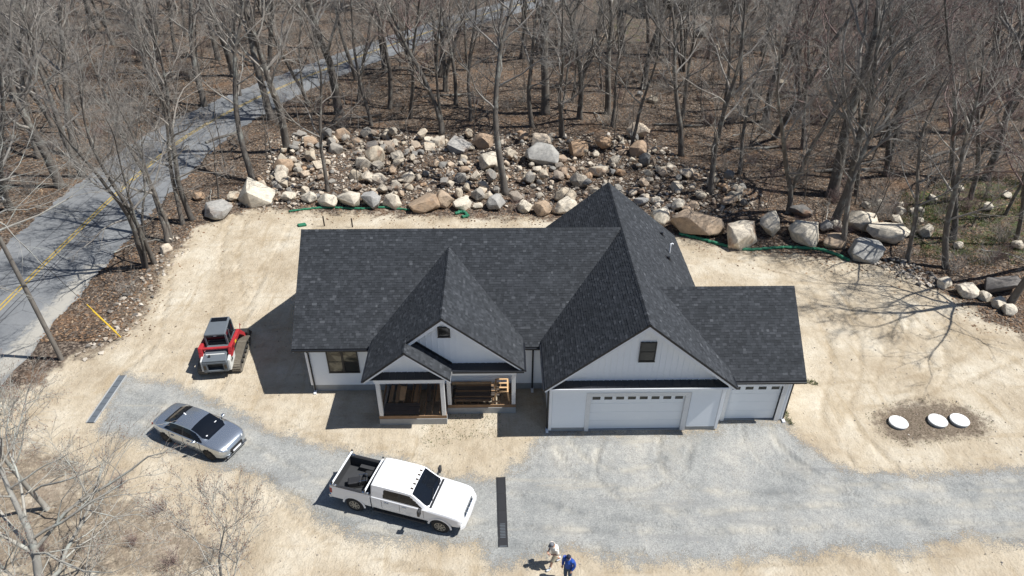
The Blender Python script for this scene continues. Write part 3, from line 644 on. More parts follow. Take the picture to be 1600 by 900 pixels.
def interp(xs, vals, x):
    "monotone-ish cubic through station values"
    xs = np.array(xs); vals = np.array(vals); i = min(max(int(np.searchsorted(xs, x))-1, 0), len(xs)-2)
    h = xs[i+1]-xs[i]; u = (x-xs[i])/h
    def slope(j):
        if j == 0 or j == len(xs)-1: return (vals[min(j+1,len(xs)-1)]-vals[max(j-1,0)])/(xs[min(j+1,len(xs)-1)]-xs[max(j-1,0)])
        a = (vals[j]-vals[j-1])/(xs[j]-xs[j-1]); b = (vals[j+1]-vals[j])/(xs[j+1]-xs[j])
        return np.where(a*b > 0, 2*a*b/np.where(np.abs(a+b) > 1e-9, a+b, 1), 0)
    m0, m1 = slope(i), slope(i+1)
    return (2*u**3-3*u*u+1)*vals[i]+(u**3-2*u*u+u)*h*m0+(-2*u**3+3*u*u)*vals[i+1]+(u**3-u*u)*h*m1
def shell(stations, nx, sub, classify, arches, parent, mats):
    """car skin: stations = [(x, [(y,z)...])], classify(x, s, y, z) -> part name or None; s counts profile points.
    Faces of one name make one mesh."""
    xs = [s[0] for s in stations]; prof = np.array([s[1] for s in stations], float)
    X = np.linspace(xs[0], xs[-1], nx); K = prof.shape[1]
    rows = []
    for x in X:
        p = interp(xs, prof, x); d = []
        for k in range(K-1):
            for j in range(sub): d.append(p[k]+(p[k+1]-p[k])*j/sub)
        d.append(p[-1]); rows.append(np.array(d))
    rows = np.array(rows); ns = rows.shape[1]
    parts = {}
    for side in (1, -1):
        for i in range(nx-1):
            for k in range(ns-1):
                q = [(X[i], *rows[i,k]), (X[i], *rows[i,k+1]), (X[i+1], *rows[i+1,k+1]), (X[i+1], *rows[i+1,k])]
                cx = sum(a[0] for a in q)/4; cy = sum(a[1] for a in q)/4; cz = sum(a[2] for a in q)/4
                if any((cx-ax)**2+(cz-az)**2 < ar*ar and k/sub < 3.2 for ax, az, ar in arches): continue
                nm = classify(cx, (k+.5)/sub, cy, cz)
                if nm is None: continue
                key = (nm, side) if nm in ('side_window', 'quarter_window', 'front_window', 'rear_side_window') else (nm, 0)
                vs, fs = parts.setdefault(key, ({}, []))
                ids = []
                for (a, kk), co in zip(((i,k),(i,k+1),(i+1,k+1),(i+1,k)), q):
                    kk2 = (a, kk, side if co[1] > 1e-5 else 0)
                    if kk2 not in vs: vs[kk2] = (len(vs), (co[0], co[1]*side, co[2]))
                    if vs[kk2][0] not in ids: ids.append(vs[kk2][0])
                if len(ids) > 2: fs.append(tuple(ids) if side < 0 else tuple(ids[::-1]))
    out = {}
    for (nm, sd_), (vs, fs) in parts.items():
        mb = MB(); mb.v = [c for _, c in sorted(vs.values())]; mb.f = fs
        o = mb.build(nm, M_[mats[nm]], parent, smooth=True, sharp=32); out.setdefault(nm, []).append(o)
        bm = bmesh.new(); bm.from_mesh(o.data); bmesh.ops.recalc_face_normals(bm, faces=bm.faces); bm.to_mesh(o.data); bm.free()
    return out
def wheel(parent, x, y, r, w, side, spokes=6, rim=.66, rmat='alloy'):
    wh = MB().tube([(x, y-w/2, r), (x, y-w/2+.03, r), (x, y+w/2-.03, r), (x, y+w/2, r)], [r*.93, r, r, r*.93], 28).build('wheel', M_['rubber'], parent, smooth=True)
    o = y+side*w/2
    MB().tube([(x, o-side*.06, r), (x, o+side*.004, r)], [r*rim*.98, r*rim], 24).build('rim_well', M_['black_plastic'], wh)
    mb = MB()
    for k in range(spokes):
        a = 2*math.pi*k/spokes+.3; d = Vector((math.cos(a), 0, math.sin(a))); c = Vector((x, o+side*.008, r)); mb.obox(c+d*r*rim*.52, d*r*rim*.44, Vector((0,.012,0)), d.cross(Vector((0,1,0)))*r*.06)
    mb.tube([(x, o-side*.01, r), (x, o+side*.02, r)], [r*.17, r*.14], 14)
    n = 28
    for k in range(n):
        a, b = 2*math.pi*k/n, 2*math.pi*(k+1)/n; P_ = lambda t, q: (x+math.cos(t)*r*q, o+side*.012, r+math.sin(t)*r*q); mb.poly([P_(a, rim*.90), P_(b, rim*.90), P_(b, rim), P_(a, rim)])
    mb.build('rim', M_[rmat], wh)
# --- sedan
def sedan(loc, rz, sc):
    car = empty('sedan', loc, rz, 'silver four-door sedan parked on gravel drive by tan soil', 'car'); car.scale = (sc, sc, sc)
    hw = .93
    def st(x, w, zb, zs, hood=None, roof=None, gw=None, zr=None):
        # profile: sill, lower, mid, shoulder, glass base, mid glass, cant rail, roof mid, centre
        low = [(w*.80, zb), (w*.96, zb+.06), (w, (zb+zs)*.52), (w*.965, zs)]
        if roof is None:
            z = hood; return (x, low+[(w*.90, zs+(z-zs)*.45), (w*.76, zs+(z-zs)*.72), (w*.60, zs+(z-zs)*.88), (w*.32, zs+(z-zs)*.98), (0, z)])
        b, c = gw; return (x, low+[(w*.915, zs+.025), ((w*.915+c)/2+.012, zs+(zr-zs)*.52), (c, zr), (c*.55, zr+(roof-zr)*.75), (0, roof)])
    S = [st(-2.33, .50, .50, .74, hood=.80), st(-2.28, .67, .36, .86, hood=.93), st(-2.1, .80, .28, .93, hood=1.02), st(-1.75, .88, .22, .96, hood=1.055),
         st(-1.60, .91, .21, .963, hood=1.07), st(-1.15, .925, .2, .96, roof=1.27, gw=(.8,.60), zr=1.235), st(-.75, .93, .2, .955, roof=1.405, gw=(.8,.615), zr=1.345), st(-.2, .93, .2, .945, roof=1.455, gw=(.8,.625), zr=1.39), st(.25, .93, .2, .935, roof=1.43, gw=(.8,.62), zr=1.365),
         st(.62, .93, .2, .925, roof=1.335, gw=(.8,.62), zr=1.265), st(1.0, .925, .2, .915, roof=1.15, gw=(.8,.66), zr=1.095), st(1.28, .92, .21, .90, hood=1.0), st(1.6, .91, .22, .86, hood=.955), st(1.95, .86, .24, .80, hood=.89), st(2.2, .745, .27, .70, hood=.795), st(2.3, .60, .32, .62, hood=.68), st(2.34, .42, .38, .56, hood=.6)]
    def cls(x, s, y, z):
        if s < 3.0 or x > 1.26 or x < -1.62: return 'body'
        f = (z-.95)/.45
        if s < 4: return 'body'
        if s < 6:
            lo = -1.38+.5*min(1, max(0, f)); hi = 1.10-.74*min(1, max(0, f))
            if 4.03 < s < 5.86 and lo < x < hi: return 'door_pillar' if abs(x+.12) < .035 else ('rear_side_window' if x < -.12 else 'front_window')
            return 'body'
        # over the cant rail: windscreen, roof, rear screen
        if x > .33: return 'windshield' if (s > 6.05 and x < 1.27) else 'body'
        if x < -.74: return 'rear_window' if (s > 6.05 and x > -1.58) else 'body'
        return 'roof'
    ms = dict(body='paint_silver', roof='paint_silver', windshield='car_glass', rear_window='car_glass', rear_side_window='car_glass', front_window='car_glass', door_pillar='black_plastic')
    out = shell(S, 150, 6, cls, [(1.42,.33,.375), (-1.37,.33,.375)], car, ms)
    MB().box(-2.2, 2.2, -.72, .72, .2, .62).build('underbody', M_['black_plastic'], car)
    for sx in (1.42, -1.37):
        for sd_ in (1, -1): wheel(car, sx, sd_*.80, .335, .235, sd_, 10, .70, 'black_plastic')
    for sd_ in (1, -1):
        m = MB().obox((.72, sd_*1.0, 1.0), (.08, sd_*-.03, 0), (.02, .085, 0), (0,0,.055)).build('mirror', M_['paint_silver'], car, bevel=.03, smooth=True)
        MB().bar((.76, sd_*.86, .96), (.74, sd_*.97, .97), .05, .04).build('mirror_arm', M_['black_plastic'], m)
        MB().prism([(2.08, sd_*.80, .71), (2.24, sd_*.66, .655), (2.28, sd_*.48, .65), (2.22, sd_*.52, .755), (2.03, sd_*.765, .79)], (.02,0,.012)).build('headlight', M_['lamp_clear'], car, bevel=.01)
        MB().obox((-2.19, sd_*.70, .82), (.07, sd_*-.06, 0), (.02, sd_*.03, 0), (0,0,.06)).build('taillight', M_['lamp_red'], car, bevel=.02)
        for sx_ in (-.98, -.10, .95): MB().tube([(sx_, sd_*.90, .30), (sx_, sd_*.932, .58), (sx_, sd_*.905, .92)], .006, 4).build('door_seam', M_['black_plastic'], car)
        for hx in (.25, -.75): MB().obox((hx, sd_*.935, .80), (.1,0,0), (0,.015,0), (0,0,.015)).build('door_handle', M_['chrome'], car, bevel=.006)
    MB().prism([(2.33, -.38, .62), (2.33, .38, .62), (2.345, .34, .44), (2.345, -.34, .44)], (.02,0,0)).build('grille', M_['black_plastic'], car)
    g = MB().box(2.366, 2.38, -.26, .26, .38, .48).build('number_plate', M_['white_trim'], car)
    MB().box(2.28, 2.36, -.66, .66, .24, .30).build('bumper_lip', M_['chrome'], car, bevel=.02)
    MB().prism([(-.70, -.02, 1.40), (-.53, -.02, 1.42), (-.68, -.02, 1.50)], (0,.04,0)).build('antenna_fin', M_['paint_white'], car)
    MB().box(.88, .92, .30, .42, 1.215, 1.235).build('windshield_sticker', M_['paint_white'], car); MB().box(1.08, 1.14, -.5, -.42, 1.10, 1.115).build('windshield_sticker', M_['paint_white'], car)
    return car
sedan((-18.24, -.25, .014), R(-24.9), 1.05)
# --- pickup
def pickup(loc, rz, sc):
    car = empty('pickup_truck', loc, rz, 'white crew-cab pickup truck with open black bed and cross bars', 'pickup truck'); car.scale = (sc, sc, sc)
    def st(x, w, zb, zs, hood=None, roof=None, c=None, zr=None):
        low = [(w*.86, zb), (w*.975, zb+.07), (w, (zb+zs)*.5), (w*.985, zs)]
        if roof is None:
            z = hood; return (x, low+[(w*.95, zs+(z-zs)*.5), (w*.86, zs+(z-zs)*.8), (w*.70, zs+(z-zs)*.93), (w*.36, z-.004), (0, z)])
        return (x, low+[(w*.955, zs+.03), ((w*.955+c)/2+.008, zs+(zr-zs)*.52), (c, zr), (c*.6, zr+(roof-zr)*.8), (0, roof)])
    S = [st(-1.16, .985, .56, 1.27, roof=1.93, c=.80, zr=1.87), st(-1.10, .99, .55, 1.28, roof=1.96, c=.81, zr=1.90), st(-.5, .995, .54, 1.28, roof=1.99, c=.82, zr=1.925), st(.3, .995, .54, 1.27, roof=1.985, c=.82, zr=1.92), st(.72, .995, .54, 1.265, roof=1.95, c=.815, zr=1.885),
         st(1.05, .995, .54, 1.26, roof=1.72, c=.83, zr=1.655), st(1.42, .995, .54, 1.25, roof=1.42, c=.86, zr=1.375), st(1.56, .995, .54, 1.22, hood=1.345), st(2.0, .99, .55, 1.17, hood=1.325), st(2.55, .985, .56, 1.12, hood=1.27), st(2.86, .96, .56, 1.05, hood=1.2), st(3.0, .90, .56, .98, hood=1.08), st(3.03, .86, .56, .92, hood=.98)]
    def cls(x, s, y, z):
        if x > 1.52 or s < 4: return 'body'
        f = min(1, max(0, (z-1.28)/.6))
        if s < 6:
            lo = -.62+.10*f; hi = 1.30-.72*f
            if 4.1 < s < 5.7 and lo < x < hi: return 'door_pillar' if abs(x-.17) < .045 else ('rear_side_window' if x < .17 else 'front_window')
            return 'body'
        if x > .76: return 'windshield' if s > 6.1 else 'body'
        return 'cab_roof'
    ms = dict(body='paint_white', cab_roof='paint_white', windshield='car_glass', rear_side_window='car_glass', front_window='car_glass', door_pillar='black_plastic')
    fa, ra = (2.05, .42, .50), (-2.05, .42, .50)
    shell(S, 140, 6, cls, [fa, ra], car, ms)
    # closing faces: cab rear with window
    MB().prism([(-1.15, -.97, .56), (-1.15, .97, .56), (-1.15, .95, 1.28), (-1.15, .78, 1.87), (-1.15, -.78, 1.87), (-1.15, -.95, 1.28)], (.02,0,0)).build('cab_back', M_['paint_white'], car)
    MB().box(-1.175, -1.152, -.62, .62, 1.36, 1.76).build('rear_window', M_['car_glass'], car)
    MB().prism([(3.02, -.85, .58), (3.02, .85, .58), (3.02, .85, .96), (3.02, -.85, .96)], (.02,0,0)).build('nose', M_['paint_white'], car)
    # bed: outer sides as a shell of panels
    bed = MB(); W_, zt = .985, 1.36
    n = 44; xs = np.linspace(-3.15, -1.20, n+1)
    for side in (1, -1):
        for i in range(n):
            a, b = xs[i], xs[i+1]; lev = [(.86, .56), (.985, .64), (1.0, .95), (.99, 1.25), (.965, zt), (.86, zt), (.86, .82)]
            fine_ = []
            for j in range(len(lev)-1):
                for q in range(4): u = q/4; fine_.append((lev[j][0]+(lev[j+1][0]-lev[j][0])*u, lev[j][1]+(lev[j+1][1]-lev[j][1])*u, j))
            fine_.append((*lev[-1], 6))
            for j in range(len(fine_)-1):
                zc = (fine_[j][1]+fine_[j+1][1])/2; xc = (a+b)/2
                if fine_[j][2] < 4 and (xc-ra[0])**2+(zc-ra[1])**2 < ra[2]**2: continue
                q = [(a, side*fine_[j][0], fine_[j][1]), (b, side*fine_[j][0], fine_[j][1]), (b, side*fine_[j+1][0], fine_[j+1][1]), (a, side*fine_[j+1][0], fine_[j+1][1])]
                bed.poly(q if side < 0 else q[::-1])
    bed.build('bed_side', M_['paint_white'], car, smooth=True)
    MB().box(-3.17, -3.10, -.97, .97, .60, zt).build('tailgate', M_['paint_white'], car, bevel=.02)
    ln = MB(); ln.box(-3.09, -1.2, -.85, .85, .76, .82); ln.box(-3.09, -1.2, .835, .855, .83, zt+.01); ln.box(-3.09, -1.2, -.855, -.835, .83, zt+.01); ln.box(-1.22, -1.2, -.83, .83, .83, zt-.02); ln.box(-3.095, -3.075, -.83, .83, .83, zt-.01); ln.box(-2.5, -1.6, .6, .834, .83, 1.05); ln.box(-2.5, -1.6, -.834, -.6, .83, 1.05)
    ln.build('bed_liner', M_['bedliner'], car)
    for sd_ in (1, -1): MB().box(-3.12, -1.2, sd_*.915-.055, sd_*.915+.055, zt+.002, zt+.03).build('bed_rail_cap', M_['black_plastic'], car)
    MB().box(-2.9, 2.9, -.80, .80, .42, .70).build('chassis', M_['black_plastic'], car)
    for wx in (2.05, -2.05):
        for sd_ in (1, -1): wheel(car, wx, sd_*.83, .42, .30, sd_, 8, .62)
    # cross bars over the bed
    for bx in (-3.0, -1.42):
        b = MB().bar((bx, -.98, 1.56), (bx, .98, 1.56), .07, .06).build('cross_bar', M_['white_trim'], car, bevel=.01)
        for sd_ in (1, -1):
            MB().bar((bx, sd_*.92, zt+.03), (bx, sd_*.92, 1.535), .07, .05, up=(1,0,0)).build('bar_post', M_['chrome'], b); MB().box(bx-.16, bx+.16, sd_*.92-.05, sd_*.92+.05, zt+.031, zt+.06).build('bar_foot', M_['chrome'], b); MB().obox((bx, sd_*.97, 1.61), (.03,0,0), (0,.03,0), (0,0,.06)).build('bar_stop', M_['black_plastic'], b)
    for sd_ in (1, -1):
        m = MB().obox((1.25, sd_*1.24, 1.42), (.06,0,0), (0,.11,0), (0,0,.17)).build('towing_mirror', M_['black_plastic'], car, bevel=.03)
        MB().bar((1.22, sd_*.97, 1.32), (1.24, sd_*1.16, 1.36), .07, .06).build('mirror_arm', M_['black_plastic'], m)
        MB().prism([(3.045, sd_*.86, .84), (3.045, sd_*.60, .86), (3.0, sd_*.60, 1.06), (2.90, sd_*.89, 1.04)], (.012,0,.02)).build('headlight', M_['lamp_clear'], car, bevel=.01)
        MB().box(-3.185, -3.05, sd_*.93-.07, sd_*.93+.072, .92, 1.26).build('taillight', M_['lamp_red'], car, bevel=.02)
        for hx in (-.42, .42): MB().obox((hx, sd_*1.005, 1.14), (.11,0,0), (0,.02,0), (0,0,.025)).build('door_handle', M_['chrome'], car, bevel=.008)
        # wheel arch flares
        for ax, az, ar in (fa, ra):
            mb = MB(); nn = 20
            for k in range(nn):
                a, b = math.pi*k/nn-.12+.24*0, math.pi*(k+1)/nn-.12; q = lambda t, r_, yy: (ax+math.cos(t)*r_, sd_*yy, max(.42, az+math.sin(t)*r_))
                mb.poly([q(a, ar-.015, 1.015), q(b, ar-.015, 1.015), q(b, ar+.07, 1.0), q(a, ar+.07, 1.0)]); mb.poly([q(a, ar-.015, .9), q(b, ar-.015, .9), q(b, ar-.015, 1.015), q(a, ar-.015, 1.015)])
            mb.build('wheel_flare', M_['paint_white'], car, smooth=True)
        for sx_ in (-.66, .20, 1.32): MB().tube([(sx_, sd_*.962, .62), (sx_, sd_*.998, .9), (sx_, sd_*.984, 1.25)], .007, 4).build('door_seam', M_['black_plastic'], car)
        MB().tube([(1.5, sd_*.93, 1.24), (2.2, sd_*.92, 1.19), (2.85, sd_*.86, 1.09)], .006, 4).build('hood_seam', M_['black_plastic'], car)
        MB().bar((-1.1, sd_*.98, .47), (1.4, sd_*.98, .47), .14, .06).build('side_step', M_['black_plastic'], car, bevel=.02)
    gm_ = MB().prism([(3.05, -.56, .80), (3.05, .56, .80), (3.0, .50, 1.09), (3.0, -.50, 1.09)], (.02,0,.01)).build('grille', M_['chrome'], car)
    for k in range(4): MB().box(3.075, 3.08, -.5+k*.26, -.28+k*.26, .84, .94).build('grille_opening', M_['grille_steel'], gm_)
    MB().prism([(3.0, -.99, .50), (3.14, -.80, .50), (3.17, 0, .50), (3.14, .80, .50), (3.0, .99, .50)], (0,0,.26)).build('front_bumper', M_['paint_white'], car, bevel=.03)
    MB().box(-3.32, -3.18, -.95, .95, .50, .70).build('rear_bumper', M_['chrome'], car, bevel=.03)
    for yy in (-.52, -.26, 0, .26, .52): MB().obox((.70-.04*abs(yy), yy, 1.965-.05*yy*yy), (.06,0,-.012), (0,.035,0), (0,0,.02)).build('roof_lamp', M_['amber'], car, bevel=.01)
    MB().obox((1.72, -.80, 1.303), (.12,0,-.004), (0,.03,0), (0,0,.012)).build('hood_badge', M_['black_plastic'], car)
    MB().obox((1.60, 0, 1.325), (.05,0,0), (0,.82,0), (0,0,.022)).build('cowl', M_['black_plastic'], car)
    MB().tube([(1.56, -.45, 1.385), (1.38, .1, 1.475)], .014, 4).build('wiper', M_['black_plastic'], car); MB().tube([(1.56, .4, 1.385), (1.38, .75, 1.45)], .014, 4).build('wiper', M_['black_plastic'], car)
    return car
TR = (-7.06, -4.62, .014); TA = R(-17.2); TS = 1.04
pickup(TR, TA, TS)
# engine-driven compressor lying in the bed
def in_bed(x, y, z): return Vector(TR)+Matrix.Rotation(TA, 3, 'Z')@Vector((x*TS, y*TS, z*TS))
gp = empty('compressor', in_bed(-2.25, -.18, .822), TA+.45, 'black portable compressor with chrome tube handle lying in the truck bed', 'compressor')
MB().box(-.42, .22, -.2, .2, .05, .34).build('housing', M_['black_plastic'], gp, bevel=.05)
MB().tube([(.12,-.2,.2), (.12,-.2,.44), (.5,-.2,.44), (.5,.2,.44), (.12,.2,.44), (.12,.2,.2)], .018, 6).build('handle', M_['chrome'], gp)
MB().tube([(.36,-.12,.16), (.36,.12,.16)], .15, 14).build('flywheel', M_['rubber'], gp); MB().box(-.44, .5, -.22, -.17, 0, .06).build('skid', M_['rubber'], gp); MB().box(-.44, .5, .17, .22, 0, .06).build('skid', M_['rubber'], gp)
bag = MB().obox((0,0,.13), (.3,0,0), (0,.17,0), (0,0,.13)).build('tool_bag', M_['rubber'], bevel=.08); bag.location = in_bed(-1.85, .42, .822); bag.rotation_euler = (0,0,TA+.2); tag(bag, 'dark soft tool bag against far side of truck bed', 'tool bag')

# ------------------------------------------------------------------ track loader
M_['loader_grey'] = plain('loader_grey_paint', (.11,.125,.14), .5, var=.15); M_['loader_red'] = plain('loader_red_paint', (.37,.025,.03), .5, var=.3); M_['lid_plastic'] = plain('dusty_white_plastic', (.74,.74,.72), .6, var=.1, scale=4); M_['loader_white'] = plain('loader_white_paint', (.60,.60,.57), .45, var=.06)
M_['steel_dark'] = plain('worn_dark_steel', (.03,.029,.028), .6, var=.4); M_['track_rubber'] = plain('dusty_track_rubber', (.16,.14,.11), .9, var=.3, scale=8); M_['sticker'] = plain('yellow_sticker', (.65,.42,.03), .5)
def loader(loc, rz):
    L = empty('track_loader', loc, rz, 'red, white and grey compact track loader parked on sand beside house shadow', 'track loader')
    for s in (1, -1):
        y = s*.83; path = []
        for cx, cz, r, a0, a1 in ((-1.15,.30,.29,90,270), (.95,.24,.23,270,360+60), (.35,.42,.2,60,90)):
            for k in range(9): a = R(a0+(a1-a0)*k/8); path.append((cx+r*math.cos(a), cz+r*math.sin(a)))
        tr = MB(); n = len(path); w = .22
        for k in range(n):
            a, b = Vector((path[k][0], 0, path[k][1])), Vector((path[(k+1) % n][0], 0, path[(k+1) % n][1])); d = b-a
            if d.length < 1e-4: continue
            nr = Vector((d.z, 0, -d.x)).normalized(); c = (a+b)/2; c.y = y
            tr.obox(c, d*.52, Vector((0,w,0)), nr*.022)
        t_ = tr.build('track', M_['track_rubber'], L)
        # lugs, joined: too small to pick apart
        lg = MB()
        for k in range(n):
            a, b = Vector((path[k][0], 0, path[k][1])), Vector((path[(k+1) % n][0], 0, path[(k+1) % n][1])); d = b-a; m = max(1, int(d.length/.1))
            if d.length < 1e-4: continue
            nr = Vector((d.z, 0, -d.x)).normalized()
            for j in range(m): c = a+d*(j+.5)/m-nr*-.0; c = c+nr*-.035 if (c+nr*.05-Vector((-.1,0,.35))).length < (c-nr*.05-Vector((-.1,0,.35))).length else c+nr*.035; c.y = y; lg.obox(c, d.normalized()*.022, Vector((0,w,0)), nr*.018)
        lo_ = lg.build('track_lugs', M_['track_rubber'], t_); lo_['kind'] = 'stuff'
        MB().prism([(-1.2, y-.1, .2), (.95, y-.1, .16), (.85, y-.1, .36), (.3, y-.1, .52), (-1.1, y-.1, .48)], (0,.2,0)).build('track_frame', M_['steel_dark'], L)
        for wx, wr in ((-1.15,.2), (.95,.16), (-.6,.1), (-.2,.1), (.2,.1), (.55,.1)): MB().tube([(wx, y-.16, .3 if wr > .15 else .14), (wx, y+.16, .3 if wr > .15 else .14)], wr, 14).build('roller', M_['steel_dark'], L)
        # white tail fender, red upright and lift arm
        MB().prism([(-1.72, s*.60, .52), (-.75, s*.60, .58), (-.62, s*.60, 1.05), (-1.0, s*.60, 1.25), (-1.66, s*.60, 1.12)], (0,s*.12,0)).build('tail_fender', M_['loader_white'], L, bevel=.02)
        MB().box(-1.45, -1.15, s*.725-.0, s*.725+.005, .8, .95).build('vent', M_['steel_dark'], L)
        MB().prism([(-1.35, s*.62, 1.1), (-.85, s*.62, 1.15), (-.78, s*.62, 1.55), (-1.2, s*.62, 1.58)], (0,s*.2,0)).build('arm_tower', M_['loader_red'], L, bevel=.02)
        MB().prism([(-1.28, s*.66, 1.36), (-1.2, s*.66, 1.62), (.55, s*.66, 1.38), (1.22, s*.66, .62), (1.25, s*.66, .30), (1.08, s*.66, .30), (1.0, s*.66, .60), (.42, s*.66, 1.14)], (0,s*.16,0)).build('lift_arm', M_['loader_red'], L, bevel=.02)
        MB().obox((-.45, s*.825, 1.36), (.12,0,-.015), (0,.004,0), (0,0,.07)).build('sticker', M_['sticker'], L)
        MB().tube([(-.9, s*.60, .95), (.55, s*.60, 1.05)], .045, 8).build('lift_cylinder', M_['chrome'], L)
    MB().box(-1.1, 1.0, -.58, .58, .3, .95).build('chassis', M_['steel_dark'], L, bevel=.02)
    # engine compartment at the back with dark recess
    e = MB()
    for b in ((-1.8,-1.05,-.60,-.38,.52,1.12), (-1.8,-1.05,.38,.60,.52,1.12), (-1.8,-1.05,-.38,.38,.52,.62), (-1.8,-1.05,-.38,.38,1.02,1.12)): e.box(*b)
    e.build('rear_door', M_['loader_grey'], L, bevel=.015); MB().box(-1.6, -1.06, -.38, .38, .62, 1.02).build('radiator_grille', M_['steel_dark'], L)
    for s in (1, -1): MB().box(-1.815, -1.801, s*.5-.05, s*.5+.05, .72, .95).build('tail_lamp', M_['amber'], L)
    MB().prism([(-1.78, -.58, 1.122), (-1.78, .58, 1.122), (-.62, .52, 1.30), (-.62, -.52, 1.30)], (0,0,.1)).build('engine_hood', M_['loader_grey'], L, bevel=.03)
    MB().tube([(-1.1,-.62,1.5), (-1.1,.62,1.5)], .07, 10).build('arm_cross_tube', M_['loader_red'], L); MB().tube([(-1.35,-.45,1.30), (-1.35,.45,1.30)], .035, 8).build('grab_bar', M_['loader_white'], L)
    MB().tube([(-1.5,.25,1.2), (-1.5,.25,1.38)], .05, 8).build('exhaust', M_['steel_dark'], L)
    # cab: posts, roof, glass
    cab = empty('cab'); cab.parent = L
    zr = 2.12; xr, xf = -.68, .62; w = .5
    MB().prism([(xr-.06, -w-.03, zr-.14), (xr-.06, w+.03, zr-.14), (xf+.06, w-.02, zr-.10), (xf+.06, -w+.02, zr-.10)], (0,0,.13)).build('cab_roof', M_['loader_grey'], cab, bevel=.05)
    MB().box(xf-.34, xf-.02, -w+.1, w-.1, zr+.012, zr+.034).build('roof_hatch', M_['car_glass'], cab)
    for s in (1, -1):
        for a, b in (((xr, s*w, 1.0), (xr, s*w, zr-.1)), ((xf, s*w, .9), (xf, s*w*.95, zr-.1))): MB().bar(a, b, .09, .09, up=(1,0,0)).build('cab_post', M_['loader_grey'], cab, bevel=.01)
        MB().box(xr+.05, xf-.05, s*(w-.01)-.01, s*(w-.01)+.01, 1.25, zr-.12).build('side_window', M_['car_glass'], cab)
        MB().box(xr-.04, xf, s*w-.03, s*w+.03, .9, 1.25).build('cab_side', M_['loader_grey'], cab)
        MB().bar((xr+.5, s*(w+.005), 1.25), (xr+.5, s*(w+.005), zr-.12), .05, .04, up=(1,0,0)).build('window_bar', M_['loader_grey'], cab)
    MB().box(xr-.02, xr, -w+.05, w-.05, 1.32, zr-.14).build('rear_window', M_['car_glass'], cab); MB().box(xr-.03, xr, -w+.05, w-.05, 1.0, 1.3).build('cab_back', M_['loader_grey'], cab)
    MB().box(xf, xf+.02, -w+.05, w-.05, 1.0, zr-.12).build('front_window', M_['car_glass'], cab); MB().box(xr-.05, xr-.03, -.08, .08, zr-.16, zr-.12).build('work_lamp', M_['lamp_clear'], cab)
    # bucket
    bk = MB(); bk.prism([(1.3, -.92, .03), (2.05, -.92, .03), (2.05, -.92, .06), (1.42, -.92, .12), (1.36, -.92, .55), (1.5, -.92, .68), (1.44, -.92, .70), (1.28, -.92, .56)], (0,1.84,0))
    for y in (-.92, .90): bk.prism([(1.3, y, .04), (2.03, y, .04), (1.5, y, .67), (1.3, y, .56)], (0,.02,0))
    bk.build('bucket', M_['steel_dark'], L); MB().tube([(1.05,-.66,.45), (1.2,.66,.45)], .05, 8).build('coupler', M_['loader_red'], L)
    MB().tube([(.95,-.72,1.1), (1.05,-.72,1.35), (1.2,-.72,1.15)], .018, 6).build('hose_guard', M_['loader_red'], L)
    return L
loader((-19.05, 6.35, 0.012), R(96)).scale = (1.14, 1.14, 1.14)

# ------------------------------------------------------------------ people
M_['skin'] = plain('skin', (.52,.31,.22), .6, var=.08); M_['cream'] = plain('cream_cotton', (.74,.70,.62), .85, var=.06, bump=.2); M_['khaki'] = plain('khaki_cotton', (.48,.43,.32), .85, var=.08, bump=.2)
M_['blue'] = plain('blue_fleece', (.012,.07,.34), .8, var=.15, bump=.2); M_['navy'] = plain('navy_cloth', (.012,.016,.035), .8, var=.2); M_['denim'] = plain('denim', (.035,.065,.12), .85, var=.2); M_['cap_grey'] = plain('grey_cap', (.16,.165,.18), .85, var=.1); M_['hair'] = plain('brown_hair', (.05,.035,.025), .7, var=.2); M_['shoe'] = plain('white_shoe', (.62,.64,.66), .6, var=.1)
def flesh(name, chains, balls, mat, parent, voxel=.014):
    mb = MB()
    for pts, rad in chains:
        # resample so that limbs taper smoothly
        P_ = catmull([Vector(p) for p in pts], 4); Rr = np.interp(np.linspace(0, len(pts)-1, len(P_)), range(len(pts)), rad)
        mb.tube([tuple(p) for p in P_], list(Rr), 12)
    for c, r in balls:
        bm = bmesh.new(); bmesh.ops.create_icosphere(bm, subdivisions=2, radius=1); b = len(mb.v)
        bm.verts.index_update(); mb.v += [(c[0]+v.co.x*r[0], c[1]+v.co.y*r[1], c[2]+v.co.z*r[2]) for v in bm.verts]; mb.f += [tuple(b+v.index for v in f.verts) for f in bm.faces]; bm.free()
    o = mb.build(name, M_[mat], parent, smooth=True, sharp=None)
    m = o.modifiers.new('remesh', 'REMESH'); m.mode = 'VOXEL'; m.voxel_size = voxel; m.use_smooth_shade = True
    s = o.modifiers.new('smooth', 'SMOOTH'); s.factor = .5; s.iterations = 3
    return o
def hand(p, d, side, curl=.6):
    "palm and five fingers as chains; p wrist, d forearm direction"
    p = Vector(p); d = Vector(d).normalized(); n = d.orthogonal().normalized() if abs(d.z) > .9 else Vector((0,0,-1)); n = (n-d*n.dot(d)).normalized(); a = d.cross(n)
    ch = [([p, p+d*.05, p+d*.09], [.03, .04, .036])]
    for k, l in enumerate((.072, .08, .075, .06)):
        b = p+d*.085+a*(k-1.5)*.02; ch.append(([b, b+d*l*.5+n*.01*curl, b+d*l*.8+n*l*.45*curl], [.0105, .0095, .008]))
    b = p+d*.03+a*side*.032; ch.append(([b, b+a*side*.028+d*.03, b+a*side*.025+d*.06+n*.015], [.013, .011, .009])); return ch
